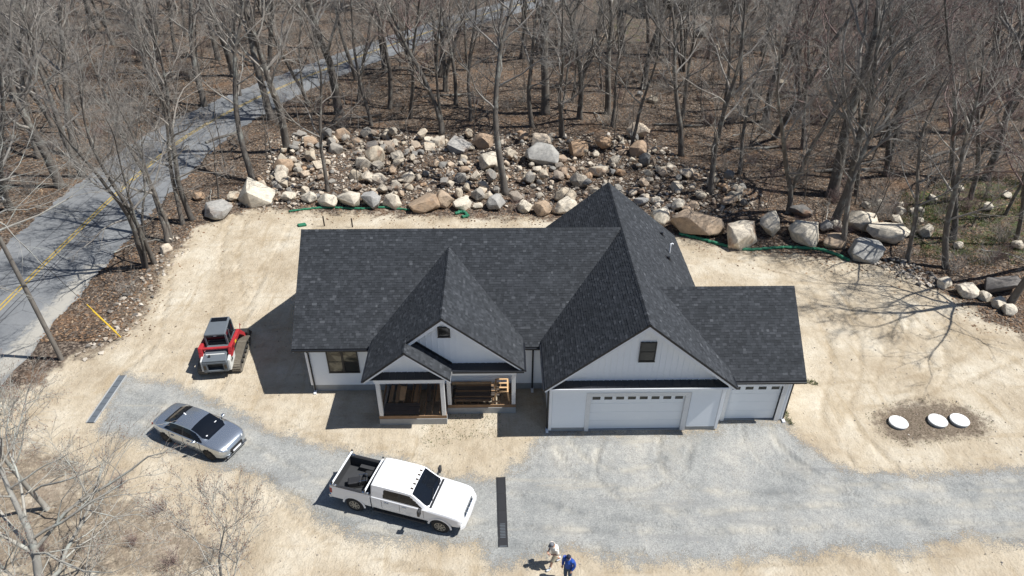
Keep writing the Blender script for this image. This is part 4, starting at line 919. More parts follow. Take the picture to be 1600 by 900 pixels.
def person(loc, rz, label, J, shirt, legs, cap, shorts, top_mat, leg_mat, cap_mat, shoe_mat, sleeve):
    pr = empty('person', loc, rz, label, 'person')
    H_ = J['head']; nk = J['neck']; pv = J['pelvis']; ch = []
    body = [([pv, J['waist'], J['chest'], nk], [.14,.135,.15,.07]), ([nk, H_], [.06,.06])]
    for s in ('L', 'R'):
        body += [([J['sh'+s], J['el'+s], J['wr'+s]], [.062,.045,.032]), ([J['hip'+s], J['kn'+s], J['an'+s]], [.095,.06,.042]), ([J['chest'], J['sh'+s]], [.12,.07])]
        body += hand(J['wr'+s], Vector(J['wr'+s])-Vector(J['el'+s]), 1 if s == 'L' else -1)
    h = Vector(H_); fd = Vector(J['face']).normalized(); sd_ = fd.cross(Vector((0,0,1))).normalized(); ud = sd_.cross(fd)
    balls = [(tuple(h), (.088,.088,.115)), (tuple(h+fd*.03-ud*.06), (.06,.06,.055)), (tuple(h+fd*.098-ud*.012), (.016,.016,.024))] + [(tuple(h+sd_*q*.088-ud*.005), (.018,.02,.032)) for q in (1,-1)]
    flesh('body', body, balls, 'skin', pr, .011)
    f = pr.children[0]
    for q in (1, -1):
        e = MB().obox(h+fd*.089+sd_*q*.032+ud*.012, sd_*.014, ud*.008, fd*.005).build('eye', M_['navy'], f)
    MB().obox(h+fd*.084-ud*.062, sd_*.024, ud*.005, fd*.006).build('mouth', M_['lamp_red'], f)
    ch = [([pv, J['waist'], J['chest'], Vector(nk)-Vector((0,0,.02))], [.175,.17,.185,.085])]
    for s in ('L', 'R'):
        a, b, w_ = Vector(J['sh'+s]), Vector(J['el'+s]), Vector(J['wr'+s]); ch.append(([J['chest'], a], [.14,.09]))
        ch.append(([a, a+(b-a)*.8], [.085,.075]) if sleeve == 'short' else ([a, b, w_-(w_-b)*.08], [.085,.066,.05]))
    flesh('shirt', ch, [], top_mat, pr)
    ch = [([Vector(pv)+Vector((0,0,.06)), Vector(pv)-Vector((0,0,.06))], [.168,.165])]
    for s in ('L', 'R'):
        a, k, n = Vector(J['hip'+s]), Vector(J['kn'+s]), Vector(J['an'+s]); ch.append(([a, a+(k-a)*.5, k-(k-a)*.06], [.12,.105,.092]) if shorts else ([a, k, n], [.12,.088,.07]))
    flesh('shorts' if shorts else 'trousers', ch, [], leg_mat, pr)
    for s in ('L', 'R'):
        n = Vector(J['an'+s]); tz = -n.z+.0
        flesh('shoe', [([n+Vector((-.05,0,-.045)), n+Vector((.06,0,-.05)), n+Vector((.18,0,-.06))], [.046,.05,.038])], [], shoe_mat, pr)
        if shorts: flesh('sock', [([n+Vector((0,0,.12)), n], [.05,.048])], [], 'shoe', pr)
    c = flesh('cap', [], [(tuple(h+ud*.035-fd*.005), (.104,.104,.098))], cap_mat, pr)
    MB().prism([h+fd*.08+sd_*.08+ud*.045, h+fd*.17+sd_*.05+ud*.035, h+fd*.17-sd_*.05+ud*.035, h+fd*.08-sd_*.08+ud*.045], ud*.012).build('cap_brim', M_[cap_mat], c)
    flesh('hair', [], [(tuple(h-fd*.035-ud*.02), (.085,.092,.09))], 'hair', pr)
    return pr
# local: x forward (walking direction), y left
person((-.22, -7.95, .014), R(-152), 'person in cream shirt, khaki shorts and grey cap striding with head bowed', dict(
    pelvis=(0,0,.93), waist=(.02,0,1.08), chest=(.06,0,1.30), neck=(.11,0,1.48), head=(.19,0,1.60), face=(.8,0,-.6),
    shL=(.06,.19,1.40), elL=(.04,.27,1.13), wrL=(.27,.10,1.10), shR=(.06,-.19,1.40), elR=(.04,-.27,1.13), wrR=(.28,-.09,1.12),
    hipL=(0,.09,.90), knL=(.20,.10,.52), anL=(.30,.10,.11), hipR=(0,-.09,.90), knR=(-.08,-.10,.50), anR=(-.34,-.10,.14)), 1, 1, 1, True, 'cream', 'khaki', 'cap_grey', 'shoe', 'short')
person((.30, -8.62, .014), R(-125), 'person in bright blue jacket, jeans and dark cap, arms at sides', dict(
    pelvis=(0,0,.94), waist=(0,0,1.10), chest=(.01,0,1.33), neck=(.03,0,1.52), head=(.06,0,1.64), face=(.9,.25,-.3),
    shL=(0,.2,1.43), elL=(-.02,.27,1.15), wrL=(.12,.22,.93), shR=(0,-.2,1.43), elR=(-.02,-.27,1.15), wrR=(.10,-.23,.92),
    hipL=(0,.09,.91), knL=(.03,.11,.50), anL=(0,.12,.11), hipR=(0,-.09,.91), knR=(.03,-.11,.50), anR=(-.02,-.12,.11)), 1, 1, 1, False, 'blue', 'denim', 'navy', 'rubber', 'long')

# ------------------------------------------------------------------ small site things
def disc_cover(px, py, label):
    c = G(px, py); o = empty('septic_cover', (c.x, c.y, hz(c.x, c.y)), 0, label, 'tank cover', 'white tank covers in the dark soil patch')
    MB().tube([(0,0,-.05), (0,0,.13)], [.46,.46], 32).build('riser', M_['concrete'], o)
    MB().tube([(0,0,.131), (0,0,.16), (0,0,.185)], [.485,.49,.47], 32).build('lid', M_['lid_plastic'], o)
    for k in range(8): a = k*math.pi/4+.2; MB().bar((.1*math.cos(a), .1*math.sin(a), .189), (.38*math.cos(a), .38*math.sin(a), .189), .03, .014).build('rib', M_['lid_plastic'], o)
    for k in range(6): a = k*math.pi/3; MB().tube([(.42*math.cos(a), .42*math.sin(a), .184), (.42*math.cos(a), .42*math.sin(a), .195)], .02, 6).build('screw', M_['steel_dark'], o)
disc_cover(1403, 662, 'white round tank cover standing apart from the close pair'); disc_cover(1464, 660, 'white round tank cover between the lone cover and the outer one'); disc_cover(1498, 659, 'white round tank cover at the outer end of the row, farthest from garage')
# trench drains
td = empty('trench_drain', (-24.6, 2.85, .02), R(-1), 'pale edged trench drain with grey grate where drive meets road', 'drain')
for s in (-1, 1): MB().box(s*.215-.03, s*.215+.03, -1.9, 1.9, -.03, .04).build('frame_rail', M_['concrete'], td)
MB().box(-.18, .18, -1.9, 1.9, -.03, .005).build('channel', M_['steel_dark'], td)
for k in range(8): MB().box(-.175, .175, -1.88+k*.47, -1.43+k*.47, .006, .03).build('grate', M_['loader_grey'], td, bevel=.008)
td = empty('trench_drain', (-2.5, -5.05, .016), R(1.3), 'black trench drain strip across gravel drive beside the pickup', 'drain')
MB().box(-.2, .2, -1.98, 1.98, -.03, .02).build('channel', M_['steel_dark'], td)
for s in (-1, 1): MB().box(s*.2-.02, s*.2+.02, -1.98, 1.98, .0, .035).build('frame_rail', M_['black_plastic'], td)
for k in range(4): MB().box(-.175, .175, -1.97+k*.985, -1.0+k*.985, .021, .03).build('grate', M_['black_plastic'], td)
for k in range(10): MB().box(-.12+.01*math.sin(k*3), .12, -1.5+k*.08, -1.47+k*.08, .031, .036).build('grate_slot', M_['loader_grey'], td)
MB().box(-.17, .17, -1.96, -1.92, .031, .038).build('end_cap', M_['loader_grey'], td)
# utility pole and guy guards
M_['pole_wood'] = bark_mat('weathered_pole_wood', (.085,.077,.07), (.21,.195,.175), .1); M_['guard_yellow'] = plain('yellow_guard', (.62,.42,.04), .5, var=.1); M_['sock_green'] = plain('green_mesh_sock', (.02,.16,.085), .7, var=.35, scale=6, bump=.5)
pb = G(97, 562); up = empty('utility_pole', (pb.x, pb.y, 0), 0, 'weathered wooden utility pole rising beside road and drive', 'utility pole')
PT = Vector((-.5, .25, 11.2)); MB().tube([(0,0,-.5), PT*.5, PT], [.14,.12,.10], 12).build('pole', M_['pole_wood'], up, smooth=True)
MB().box(PT.x-1.2, PT.x+1.2, PT.y+.1, PT.y+.2, 10.4, 10.52).build('crossarm', M_['pole_wood'], up)
for s in (-1.1, -.4, .4, 1.1): MB().tube([(PT.x+s, PT.y+.15, 10.53), (PT.x+s, PT.y+.15, 10.68)], [.05,.035], 8).build('insulator', M_['concrete'], up)
top = Vector((pb.x, pb.y, 0))+PT*.9
for k, (px, py, l) in enumerate(((193, 531, 2.5), (186, 523, 2.7))):
    a = G(px, py); d = (top-a).normalized(); gw = empty('guy_wire', a, 0, ('yellow guarded guy wire anchored in sand near utility pole', 'second yellow guarded guy wire, anchored nearer the road')[k], 'guy wire')
    MB().tube([-d*.3, (top-a)*.995], .008, 4).build('wire', M_['steel_dark'], gw); MB().tube([d*.25, d*(.25+l)], .035, 8).build('guard', M_['guard_yellow'], gw)
# erosion sock
def sock(px, label, r):
    pts = catmull([tuple(G(*q).xy) for q in px], 14); rn = random.Random(len(px)); P_ = [(p[0]+rn.uniform(-.05,.05), p[1]+rn.uniform(-.05,.05), hz(p[0], p[1])+r*.75) for p in pts]
    o = MB().tube(P_, [r*rn.uniform(.75,1.15) for _ in P_], 8).build('erosion_sock', M_['sock_green'], smooth=True); tag(o, label, 'erosion sock')
sock([(452,332),(480,328),(520,325),(560,327),(600,326),(640,329)], 'thin green erosion sock along boulders behind main roof', .09)
sock([(712,335),(724,333),(730,338),(722,341)], 'crumpled green erosion sock end beside rusty boulder', .14)
sock([(1062,367),(1100,376),(1135,386),(1168,391),(1205,388),(1240,387),(1285,393),(1328,408)], 'green erosion sock curving below pale boulders right of house', .12)
o = MB().obox((0,0,.09), (.3,.1,0), (-.1,.16,0), (0,0,.09)).build('erosion_sock', M_['sock_green'], bevel=.05); o.location = (*G(472, 352).xy, hz(*G(472, 352).xy)); tag(o, 'small green heap of sock by rear corner of main roof', 'erosion sock')
for q, h in (((507,353),.9), ((551,356),.8)):
    g = G(*q); o = MB().box(-.05, .05, -.03, .03, -.3, h).build('survey_stake', M_['wood_dark']); o.location = (g.x, g.y, hz(g.x, g.y)); tag(o, 'dark stake standing in sand behind main roof', 'stake', 'stakes behind the house')

# ------------------------------------------------------------------ boulders
def rock_mesh(seed, subdiv=2):
    rn = random.Random(seed); bm = bmesh.new()
    e = (rn.uniform(.85,1.15), rn.uniform(.78,1.0), rn.uniform(.68,.92))
    for _ in range(rn.randint(18, 30)):
        v = Vector((rn.gauss(0,1), rn.gauss(0,1), rn.gauss(0,1))).normalized()*rn.uniform(.86,1.0); bm.verts.new((v.x*e[0], v.y*e[1], v.z*e[2]))
    r = bmesh.ops.convex_hull(bm, input=bm.verts); bmesh.ops.delete(bm, geom=[g for g in r['geom_interior'] if isinstance(g, bmesh.types.BMVert)], context='VERTS')
    bmesh.ops.dissolve_limit(bm, angle_limit=R(16), verts=bm.verts, edges=bm.edges)
    bmesh.ops.bevel(bm, geom=list(bm.edges), offset=.12, segments=2, affect='EDGES', profile=.6, clamp_overlap=True)
    bmesh.ops.triangulate(bm, faces=bm.faces)
    if subdiv: 
        lg = [x for x in bm.edges if x.calc_length() > .22]; bmesh.ops.subdivide_edges(bm, edges=lg, cuts=subdiv, use_grid_fill=True); bmesh.ops.triangulate(bm, faces=bm.faces)
    for v in bm.verts:
        n = v.co.normalized(); k = mnoise.noise(v.co*1.7+Vector((seed*3.1,0,0)))*.07+mnoise.noise(v.co*5+Vector((0,seed*1.7,0)))*.03; v.co += n*k
    bmesh.ops.remove_doubles(bm, verts=bm.verts, dist=.004)
    for v in bm.verts:
        if v.co.length > 1.22: v.co *= 1.22/v.co.length
    m = bpy.data.meshes.new('boulder'); bm.to_mesh(m); bm.free(); m.polygons.foreach_set('use_smooth', [True]*len(m.polygons)); m.set_sharp_from_angle(angle=R(28)); m.materials.append(M_['rock']); return m
RM = [rock_mesh(s) for s in range(14)]
rrn = random.Random(21); placed = []
def scale_at(p): return CF/((p-CAM).dot(fwd))
def boulder(px, py, wpx, label=None, group=None, tall=None):
    p = G(px, py); w = wpx/scale_at(p)/2*1.14; g = p+Vector((0, w*.5, 0)); z = hz(g.x, g.y)
    o = bpy.data.objects.new('boulder', rrn.choice(RM)); col.objects.link(o); k = tall or rrn.uniform(.8, 1.1)
    o.scale = (w, w*rrn.uniform(.8,1), w*k); o.rotation_euler = (rrn.uniform(-.25,.25), rrn.uniform(-.25,.25), rrn.uniform(0, 6.28)); o.location = (g.x, g.y, z+w*k*.40)
    placed.append((g.x, g.y, w)); return tag(o, label or 'mid-sized angular boulder in the loose pile at the wood edge', 'boulder', group or 'boulders of the rock pile')
named = [(338,341,55,'flat-topped grey boulder at the clearing corner by road trees',.62),(400,323,66,'largest pale round boulder at left end of the boulder row',1.05),(660,332,64,'wide rust-stained boulder in row behind main roof',.8),
 (715,238,48,'large grey boulder with shadow stripes at back of pile',.9),(847,262,58,'large grey slab boulder in the pile behind central tree',.75),(765,264,45,'pale boulder left of the central tree trunk',.85),(1094,370,76,'broad rusty red boulder right of garage ridge',.75),
 (1159,387,60,'big cream boulder behind green erosion sock',1.1),(1203,369,40,'tall cream boulder standing behind the big cream one',1.35),(1261,383,54,'pale rounded boulder above sock, next to tall one',.95),(1356,409,58,'grey white boulder at end of green sock with branch shadows',.9),
 (1392,379,60,'long cream boulder lying tilted by grass',.75),(1351,359,46,'brown faced wedge boulder above long cream one',.85),(1253,344,46,'dark shaded boulder under leaning trees',.6),(1572,466,64,'large dark grey dome boulder at far end of clearing',.8),(1033,353,38,'pale upright boulder against garage roof edge',1.3),(580,232,30,'dark tyre-like shaded boulder high in pile',.5)]
for x, y, w, l, k in named:
    o = boulder(x, y, w, l, 'boulders along the clearing', k); sl_ = o.material_slots[0]; sl_.link = 'OBJECT'
    sl_.material = M_['rock_rust' if 'rust' in l else 'rock_dark' if 'dark' in l else 'rock_cream' if ('cream' in l or 'pale' in l) else 'rock_grey']  # shaded boulders get the darkest stone: their shade is put into the colour
row = [(512,326,38),(545,325,40),(579,326,36),(612,328,34),(696,324,36),(722,329,30),(746,328,15),(776,329,34),(820,332,27),(847,337,34),(882,335,42),(1062,331,30),(1002,321,25),(1026,320,22),(1306,390,42),(482,318,26),(450,315,26),(1293,365,28),(1307,361,22)]
def paint(o, m): o.material_slots[0].link = 'OBJECT'; o.material_slots[0].material = M_[m]; return o
for i, (x, y, w) in enumerate(row):
    c_ = ('cream','cream','grey','cream','rust')[i % 5]; paint(boulder(x, y, w, {'cream': 'cream tan boulder set in the row edging the sand clearing', 'grey': 'grey boulder set in the row edging the sand clearing', 'rust': 'rusty brown boulder set in the row edging the sand clearing'}[c_], c_+' edging boulders'), 'rock_'+c_)
right = [(1407,335,21),(1401,352,24),(1450,369,30),(1374,320,15),(1355,325,15),(1478,451,30),(1514,466,34),(1540,471,21),(1561,482,25),(1578,494,25),(1593,388,22),(1430,330,15),(1442,325,13),(1345,345,15),(1500,300,18),(1545,330,20),(1575,310,16),(1460,310,14),(1498,390,16),(1440,345,14),(1410,318,14)]
for x, y, w in right: paint(boulder(x, y, w, 'pale weathered boulder among grass and leaves right of the clearing', 'boulders in the grass'), 'rock_cream')
pile = [(567,263,30),(556,284,26),(589,289,27),(639,285,25),(619,254,30),(757,232,33),(721,287,22),(755,299,22),(475,279,19),(443,270,32),(485,254,25),(445,292,27),(523,239,26),(532,219,29),(670,237,25),(607,232,21),(585,254,36),(903,245,40),(999,218,37),(905,292,28),(999,248,36),(845,234,36),(1036,279,17),(258,398,22),(262,378,18),(310,312,20),(425,305,20),(505,280,18),(690,262,22),(800,250,24),(880,275,20),(940,265,22),(965,300,20),(1060,300,24),(1050,270,18)]
for x, y, w in pile: boulder(x, y, w)
PILE = region([(425,225),(470,212),(560,205),(720,212),(900,218),(1010,212),(1065,255),(1170,295),(1190,330),(1060,345),(990,312),(880,318),(700,318),(560,318),(480,322),(340,322),(430,262)])
lo_, hi_ = PILE.min(0), PILE.max(0); n = 0; tries = 0
while n < 270 and tries < 12000:
    tries += 1; q = np.array([rrn.uniform(lo_[0], hi_[0]), rrn.uniform(lo_[1], hi_[1])])
    if sdist(q[None], PILE)[0] < .2: continue
    w = rrn.choice((.3,.38,.46,.6,.8))*rrn.uniform(.8,1.2)
    if any(math.hypot(q[0]-a, q[1]-b) < (w+c)*.47 for a, b, c in placed): continue
    o = bpy.data.objects.new('boulder', rrn.choice(RM)); col.objects.link(o); o.scale = (w, w*.85, w*rrn.uniform(.7,1.1)); o.rotation_euler = (rrn.uniform(-.4,.4), rrn.uniform(-.4,.4), rrn.uniform(0,6.28)); o.location = (q[0], q[1], hz(*q)+w*.35+max(0, rrn.gauss(.12,.2)))
    placed.append((q[0], q[1], w)); tag(o, 'small broken rock scattered between larger boulders of the pile', 'rock', 'small rocks of the pile'); n += 1
def bits(name, pts, size, mat, kind):
    "many small loose stones as one mesh"
    mb = MB(); tone = []; rn = random.Random(len(pts)); Zs = relief(np.array(pts)); hulls = []
    for k in range(8):
        bm = bmesh.new()
        for _ in range(11): v = Vector((rn.gauss(0,1), rn.gauss(0,1), rn.gauss(0,1))).normalized(); bm.verts.new((v.x, v.y*.8, v.z*.6))
        r = bmesh.ops.convex_hull(bm, input=bm.verts); bm.verts.index_update(); hulls.append(([tuple(v.co) for v in bm.verts], [tuple(v.index for v in f.verts) for f in bm.faces])); bm.free()
    for (x, y), z0 in zip(pts, Zs):
        s = rn.choice(size)*rn.uniform(.6,1.3); b = len(mb.v); a = rn.uniform(0,6.28); ca, sa = math.cos(a), math.sin(a); t_ = rn.random(); hv, hf = rn.choice(hulls)
        mb.v += [(x+(p[0]*ca-p[1]*sa)*s, y+(p[0]*sa+p[1]*ca)*s, z0+p[2]*s+s*.3) for p in hv]; mb.f += [tuple(b+i for i in f) for f in hf]; tone += [t_]*len(hf)
    o = mb.build(name, M_[mat]); o.data.attributes.new('tone', 'FLOAT', 'FACE').data.foreach_set('value', np.array(tone, np.float32)); return tag(o, kind, 'stones', kind='stuff')
def scatter(poly, n, rn, margin=0, cond=None):
    lo, hi = poly.min(0)-abs(margin), poly.max(0)+abs(margin); out = []
    while len(out) < n:
        q = np.column_stack([np.random.uniform(lo[0], hi[0], 4000), np.random.uniform(lo[1], hi[1], 4000)]); q = q[sdist(q, poly) > margin]
        if cond is not None: q = q[cond(q)]
        out += q.tolist()
    return out[:n]
bits('loose_stones', scatter(PILE, 5200, rrn, -.6), (.05,.08,.12,.17,.24), 'stone_bits', 'loose small stones filling the boulder pile')
EDGE2 = region([(1360,410),(1400,402),(1450,425),(1480,448),(1440,448),(1400,432)]); bits('cobble_heap', scatter(EDGE2, 170, rrn), (.12,.16,.2), 'stone_bits', 'heap of fist-sized cobbles at foot of leaning trees')
bits('verge_stones', scatter(DEBRIS, 260, rrn), (.04,.06,.1,.18), 'stone_bits', 'broken stones on the verge between road and sand')
bits('site_pebbles', [q for q in scatter(SAND, 2600, rrn, .3, lambda q: (sdist(q, DRIVE) < -.3) & ~((q[:,0] > -13.4) & (q[:,0] < 12.8) & (q[:,1] > 0) & (q[:,1] < 14)))], (.02,.03,.05), 'stone_bits', 'pebbles strewn over the graded sand')
bits('drive_gravel', scatter(DRIVE, 5000, rrn, -.5), (.015,.02,.03), 'stone_bits', 'loose gravel on the drive')

# ------------------------------------------------------------------ trees
def rot_about(v, axis, a): return Matrix.Rotation(a, 3, axis) @ v
class Tree:
    def __init__(s, seed, H, r0, first=.4, limbs=13, reach=.27, kids=(5, 5, 3), wig=.12, trop=.05, lean=(0,0), fork=0, tipr=.0035, stub=3, bias=None):
        s.rn = rn = random.Random(seed); s.trunk = MB(); s.crown = MB(); s.tips = []; s.kids = kids; s.wig = wig; s.trop = trop; s.tipr = tipr; s.bias = Vector(bias) if bias else None
        stems = 1+fork
        for f in range(stems):
            n = 12; p = Vector((0,0,-.3)); d = Vector((lean[0], lean[1], 1)).normalized(); hh = H*(1 if f == 0 else rn.uniform(.75,.92)); rr0 = r0*(1 if f == 0 else rn.uniform(.6,.8)); pts = [p.copy()]
            if f: a = rn.uniform(0,6.28); d = (d+Vector((math.cos(a), math.sin(a), 0))*rn.uniform(.10,.22)).normalized(); p = p+Vector((math.cos(a), math.sin(a), 0))*r0*1.1; pts = [p.copy()]
            for i in range(n):
                d = (d+Vector((rn.gauss(0,.085), rn.gauss(0,.085), .045))).normalized(); p = p+d*(hh/n); pts.append(p.copy())
            rad = [rr0*(1-.86*(i/n)**1.1) for i in range(n+1)]; rad[0] *= 1.55; pts.insert(1, pts[0]+(pts[1]-pts[0])*.35); rad.insert(1, rr0*1.1)
            s.trunk.tube(pts, rad, 9)
            az = rn.uniform(0,6.28)
            for k in range(limbs if f == 0 else int(limbs*.7)):
                t = first+(1-first)*((k+rn.random())/limbs)**.9; i = min(int(t*n)+1, n); q = pts[i]+(pts[min(i+1, n+1)]-pts[i])*rn.random(); az += 2.4+rn.uniform(-.5,.5)
                u = (t-first)/(1-first); el = R(28+42*u+rn.uniform(-12,12)); dd = Vector((math.cos(az)*math.cos(el), math.sin(az)*math.cos(el), math.sin(el)))
                if s.bias: dd = (dd+s.bias*rn.uniform(.3,1)).normalized()
                s.branch(q, dd, H*reach*(1.1-.55*u)*rn.uniform(.7,1.2), max(.012, rad[i]*rn.uniform(.38,.58)), 0)
            for k in range(stub if f == 0 else 0):
                t = rn.uniform(.15, first); i = int(t*n)+1; az += 2.2; dd = Vector((math.cos(az), math.sin(az), rn.uniform(-.2,.5))).normalized(); s.branch(pts[i], dd, rn.uniform(.6,1.8), .02, 2)
    def branch(s, p, d, L, r, lev):
        rn = s.rn; n = (6, 4, 3, 2)[lev]; sides = (6, 4, 3, 3)[lev]; pts = [p.copy()]; dirs = []
        for i in range(n):
            d = (d+Vector((rn.gauss(0,1), rn.gauss(0,1), rn.gauss(0,1)))*s.wig+Vector((0,0,s.trop))).normalized(); p = p+d*(L/n); pts.append(p.copy()); dirs.append(d.copy())
        end = max(s.tipr*(1 if lev == 3 else 1.6), r*(.38, .3, .35, .6)[lev])
        s.crown.tube(pts, [r+(end-r)*i/n for i in range(n+1)], sides, cap=False)
        if lev >= 2: s.tips.append(p)
        if lev > 2 or lev >= len(s.kids): return
        for k in range(s.kids[lev]+rn.randint(-1, 1)):
            t = rn.uniform(.22, 1) if k else 1; i = min(int(t*n), n-1); q = pts[i]+(pts[i+1]-pts[i])*(t*n-i); ax = dirs[i].orthogonal(); ax = rot_about(ax, dirs[i], rn.uniform(0,6.28)); nd = rot_about(dirs[i], ax, R(rn.uniform(22,58)) if k else R(rn.uniform(5,20)))
            s.branch(q, nd, L*rn.uniform(.38,.62)*(1.15-.45*t), max(s.tipr, (r+(end-r)*t)*rn.uniform(.45,.65)), lev+1)
    def make(s, name, bark, twig, buds=0):
        o = empty(name); tm = s.trunk.build('trunk', M_[bark], o, smooth=True, sharp=None); cm = s.crown.build('crown', M_[twig], o, smooth=True, sharp=None)
        if buds:
            mb = MB(); rn = s.rn
            for p in s.tips:
                for _ in range(buds):
                    c = p+Vector((rn.gauss(0,.02), rn.gauss(0,.02), rn.gauss(0,.02))); r = rn.uniform(.008,.018); b = len(mb.v); mb.v += [tuple(c+Vector(q)*r) for q in ((1,0,0),(0,1,0),(-1,0,0),(0,-1,0),(0,0,1.5),(0,0,-1.5))]; mb.f += [tuple(b+i for i in f) for f in ((0,1,4),(1,2,4),(2,3,4),(3,0,4),(1,0,5),(2,1,5),(3,2,5),(0,3,5))]
            b = mb.build('buds', M_['bud'], o); b['kind'] = 'stuff'
        return o
def put(proto, x, y, rz, sc=1.0, label=None, group=None, first=False, tilt=(0,0)):
    o = proto if first else copy_tree(proto); o.location = (x, y, hz(x, y)); o.rotation_euler = (tilt[0], tilt[1], rz); o.scale = (sc, sc, sc); return tag(o, label, 'tree', group)
KD = dict(kids=(6,5,4), tipr=.006)
PROT = [Tree(1, 19, .27, .28, 17, .30, wig=.17, **KD).make('bare_tree', 'bark', 'twig'), Tree(2, 21, .31, .34, 17, .28, wig=.17, **KD).make('bare_tree', 'bark', 'twig'), Tree(3, 17, .20, .26, 16, .29, wig=.18, **KD).make('bare_tree', 'bark', 'twig'), Tree(4, 20, .40, .26, 18, .38, wig=.19, **KD).make('bare_tree', 'bark', 'twig'),
        Tree(5, 18, .25, .32, 14, .30, wig=.17, fork=1, **KD).make('bare_tree', 'bark', 'twig'), Tree(6, 16, .20, .26, 11, .29, wig=.17, fork=2, **KD).make('bare_tree', 'bark', 'twig'), Tree(8, 18, .21, .26, 17, .29, wig=.16, **KD).make('bare_tree', 'bark', 'twig_red')]
SAPL = [Tree(11, 6.5, .05, .25, 10, .25, kids=(4,3), stub=0).make('sapling', 'bark', 'twig'), Tree(12, 8.5, .065, .3, 11, .22, kids=(4,3), stub=1).make('sapling', 'bark', 'twig'), Tree(13, 5, .04, .2, 10, .3, kids=(4,3), stub=0, fork=1).make('sapling', 'bark', 'twig_red')]
TLAB = ['medium straight bare tree with grey trunk in the woods', 'tallest straight bare tree kind, high crowned, in the woods', 'slim bare tree with thin trunk in the woods', 'thick-limbed bare tree with stout trunk in the woods', 'twin-stemmed bare tree in the woods', 'triple-stemmed bare tree in the woods', 'bare tree with reddish budding twigs in the woods']
trn = random.Random(99); used_t = set(); spots = []
def tree_at(px, py, k, sc, label, group=None, tilt=(0,0), pool=PROT):
    g = G(px, py); pr = pool[k]; f = pr.name not in used_t; used_t.add(pr.name); spots.append((g.x, g.y)); return put(pr, g.x, g.y, trn.uniform(0,6.28), sc, label, group, f, tilt)
tree_at(790, 302, 1, 1.0, 'straight bare tree rising from the boulder pile behind main roof')
tree_at(1110, 308, 0, .95, 'bare tree standing by pile end right of garage ridge'); tree_at(1300, 306, 3, 1.15, 'largest bare tree with heavy spreading limbs beyond the pale boulders'); tree_at(1338, 305, 2, .95, 'leaning slim tree sharing ground with the largest tree', None, (0, R(9)))
tree_at(1232, 335, 4, .9, 'twin-stemmed bare tree leaning over dark shaded boulder', None, (0, R(7))); tree_at(1418, 408, 2, .85, 'slim bare tree leaning right from the cobble heap', None, (0, R(5))); tree_at(1478, 418, 0, .85, 'dark bare tree leaning strongly over grass beside cobble heap', None, (0, R(11)))
tree_at(690, 206, 4, 1.05, 'forked bare tree behind the striped grey boulder'); tree_at(450, 237, 3, .95, 'stout bare tree at left back of the boulder pile'); tree_at(512, 300, 2, .9, 'slim tree growing through front of boulder pile', None, (0, R(-3)))
tree_at(300, 342, 0, .85, 'bare tree next to flat-topped boulder at road bend', None, (0, R(-4)))
for px, py, k, tl in ((242,412,2,-4), (262,378,4,-2), (226,418,5,-7), (285,350,2,-5)): tree_at(px, py, k, .9, 'bare tree of the leaning clump between road and sand', 'roadside clump of leaning trees', (0, R(tl)))
for px, py, k in ((395,282,1),(580,195,2),(608,166,0),(880,216,4),(905,190,1),(832,200,0),(1155,272,2),(1195,192,3),(95,292,3),(130,275,0),(320,166,1),(375,150,2),(985,238,2),(735,190,2),(640,180,6),(1060,205,0),(1255,255,6),(1390,250,6),(1540,280,3),(60,245,1),(20,330,4)): tree_at(px, py, k, trn.uniform(.85,1.05), TLAB[k], 'woodland: '+TLAB[k][:24])
for px, py, k in ((985,236,0),(960,222,1),(430,262,1),(560,300,0),(740,215,0),(1010,260,2),(1150,310,0),(352,260,1),(640,240,0),(1380,300,2),(1440,330,0),(1520,350,2)): tree_at(px, py, k, trn.uniform(.85,1.15), 'thin bare sapling at the edge of the woods', 'woodland saplings', (0, R(trn.uniform(-5,5))), SAPL)
# the wood beyond, tree by tree
def free(x, y, dmin):
    q = np.array([[x, y]])
    if sdist(q, SAND)[0] > -1.5 or road_dist(q)[0] < 5.2 or sdist(q, PILE)[0] > 0: return False
    if 8 < x < 40 and 82 < y: return False
    return all((x-a)**2+(y-b)**2 > dmin*dmin for a, b in spots)
n = 0; tries = 0
while n < 190 and tries < 20000:
    tries += 1; y = 2+(104-2)*trn.random()**.85; hw = 14+.83*(y+26)*.78; x = -2+trn.uniform(-1, 1)*hw
    if not free(x, y, 3.1): continue
    k = 6 if (x > 24 and trn.random() < .45) else trn.choice((0,1,2,3,4,5,3,1,2)); spots.append((x, y)); n += 1
    put(PROT[k], x, y, trn.uniform(0,6.28), trn.choice((.7,.85,.95,1.05,1.2))*trn.uniform(.94,1.06), TLAB[k], 'woodland: '+TLAB[k][:24], False, (R(trn.uniform(-4,4)), R(trn.uniform(-4,4))))
n = 0; tries = 0
while n < 150 and tries < 9000:
    tries += 1; y = 14+(80-14)*trn.random(); hw = 10+.65*(y+26); x = -2+trn.uniform(-1, 1)*hw
    if not free(x, y, 1.6): continue
    spots.append((x, y)); n += 1; put(SAPL[trn.randrange(3)], x, y, trn.uniform(0,6.28), trn.uniform(.7,1.2), 'thin bare sapling at the edge of the woods', 'woodland saplings', False, (R(trn.uniform(-8,8)), R(trn.uniform(-8,8))))
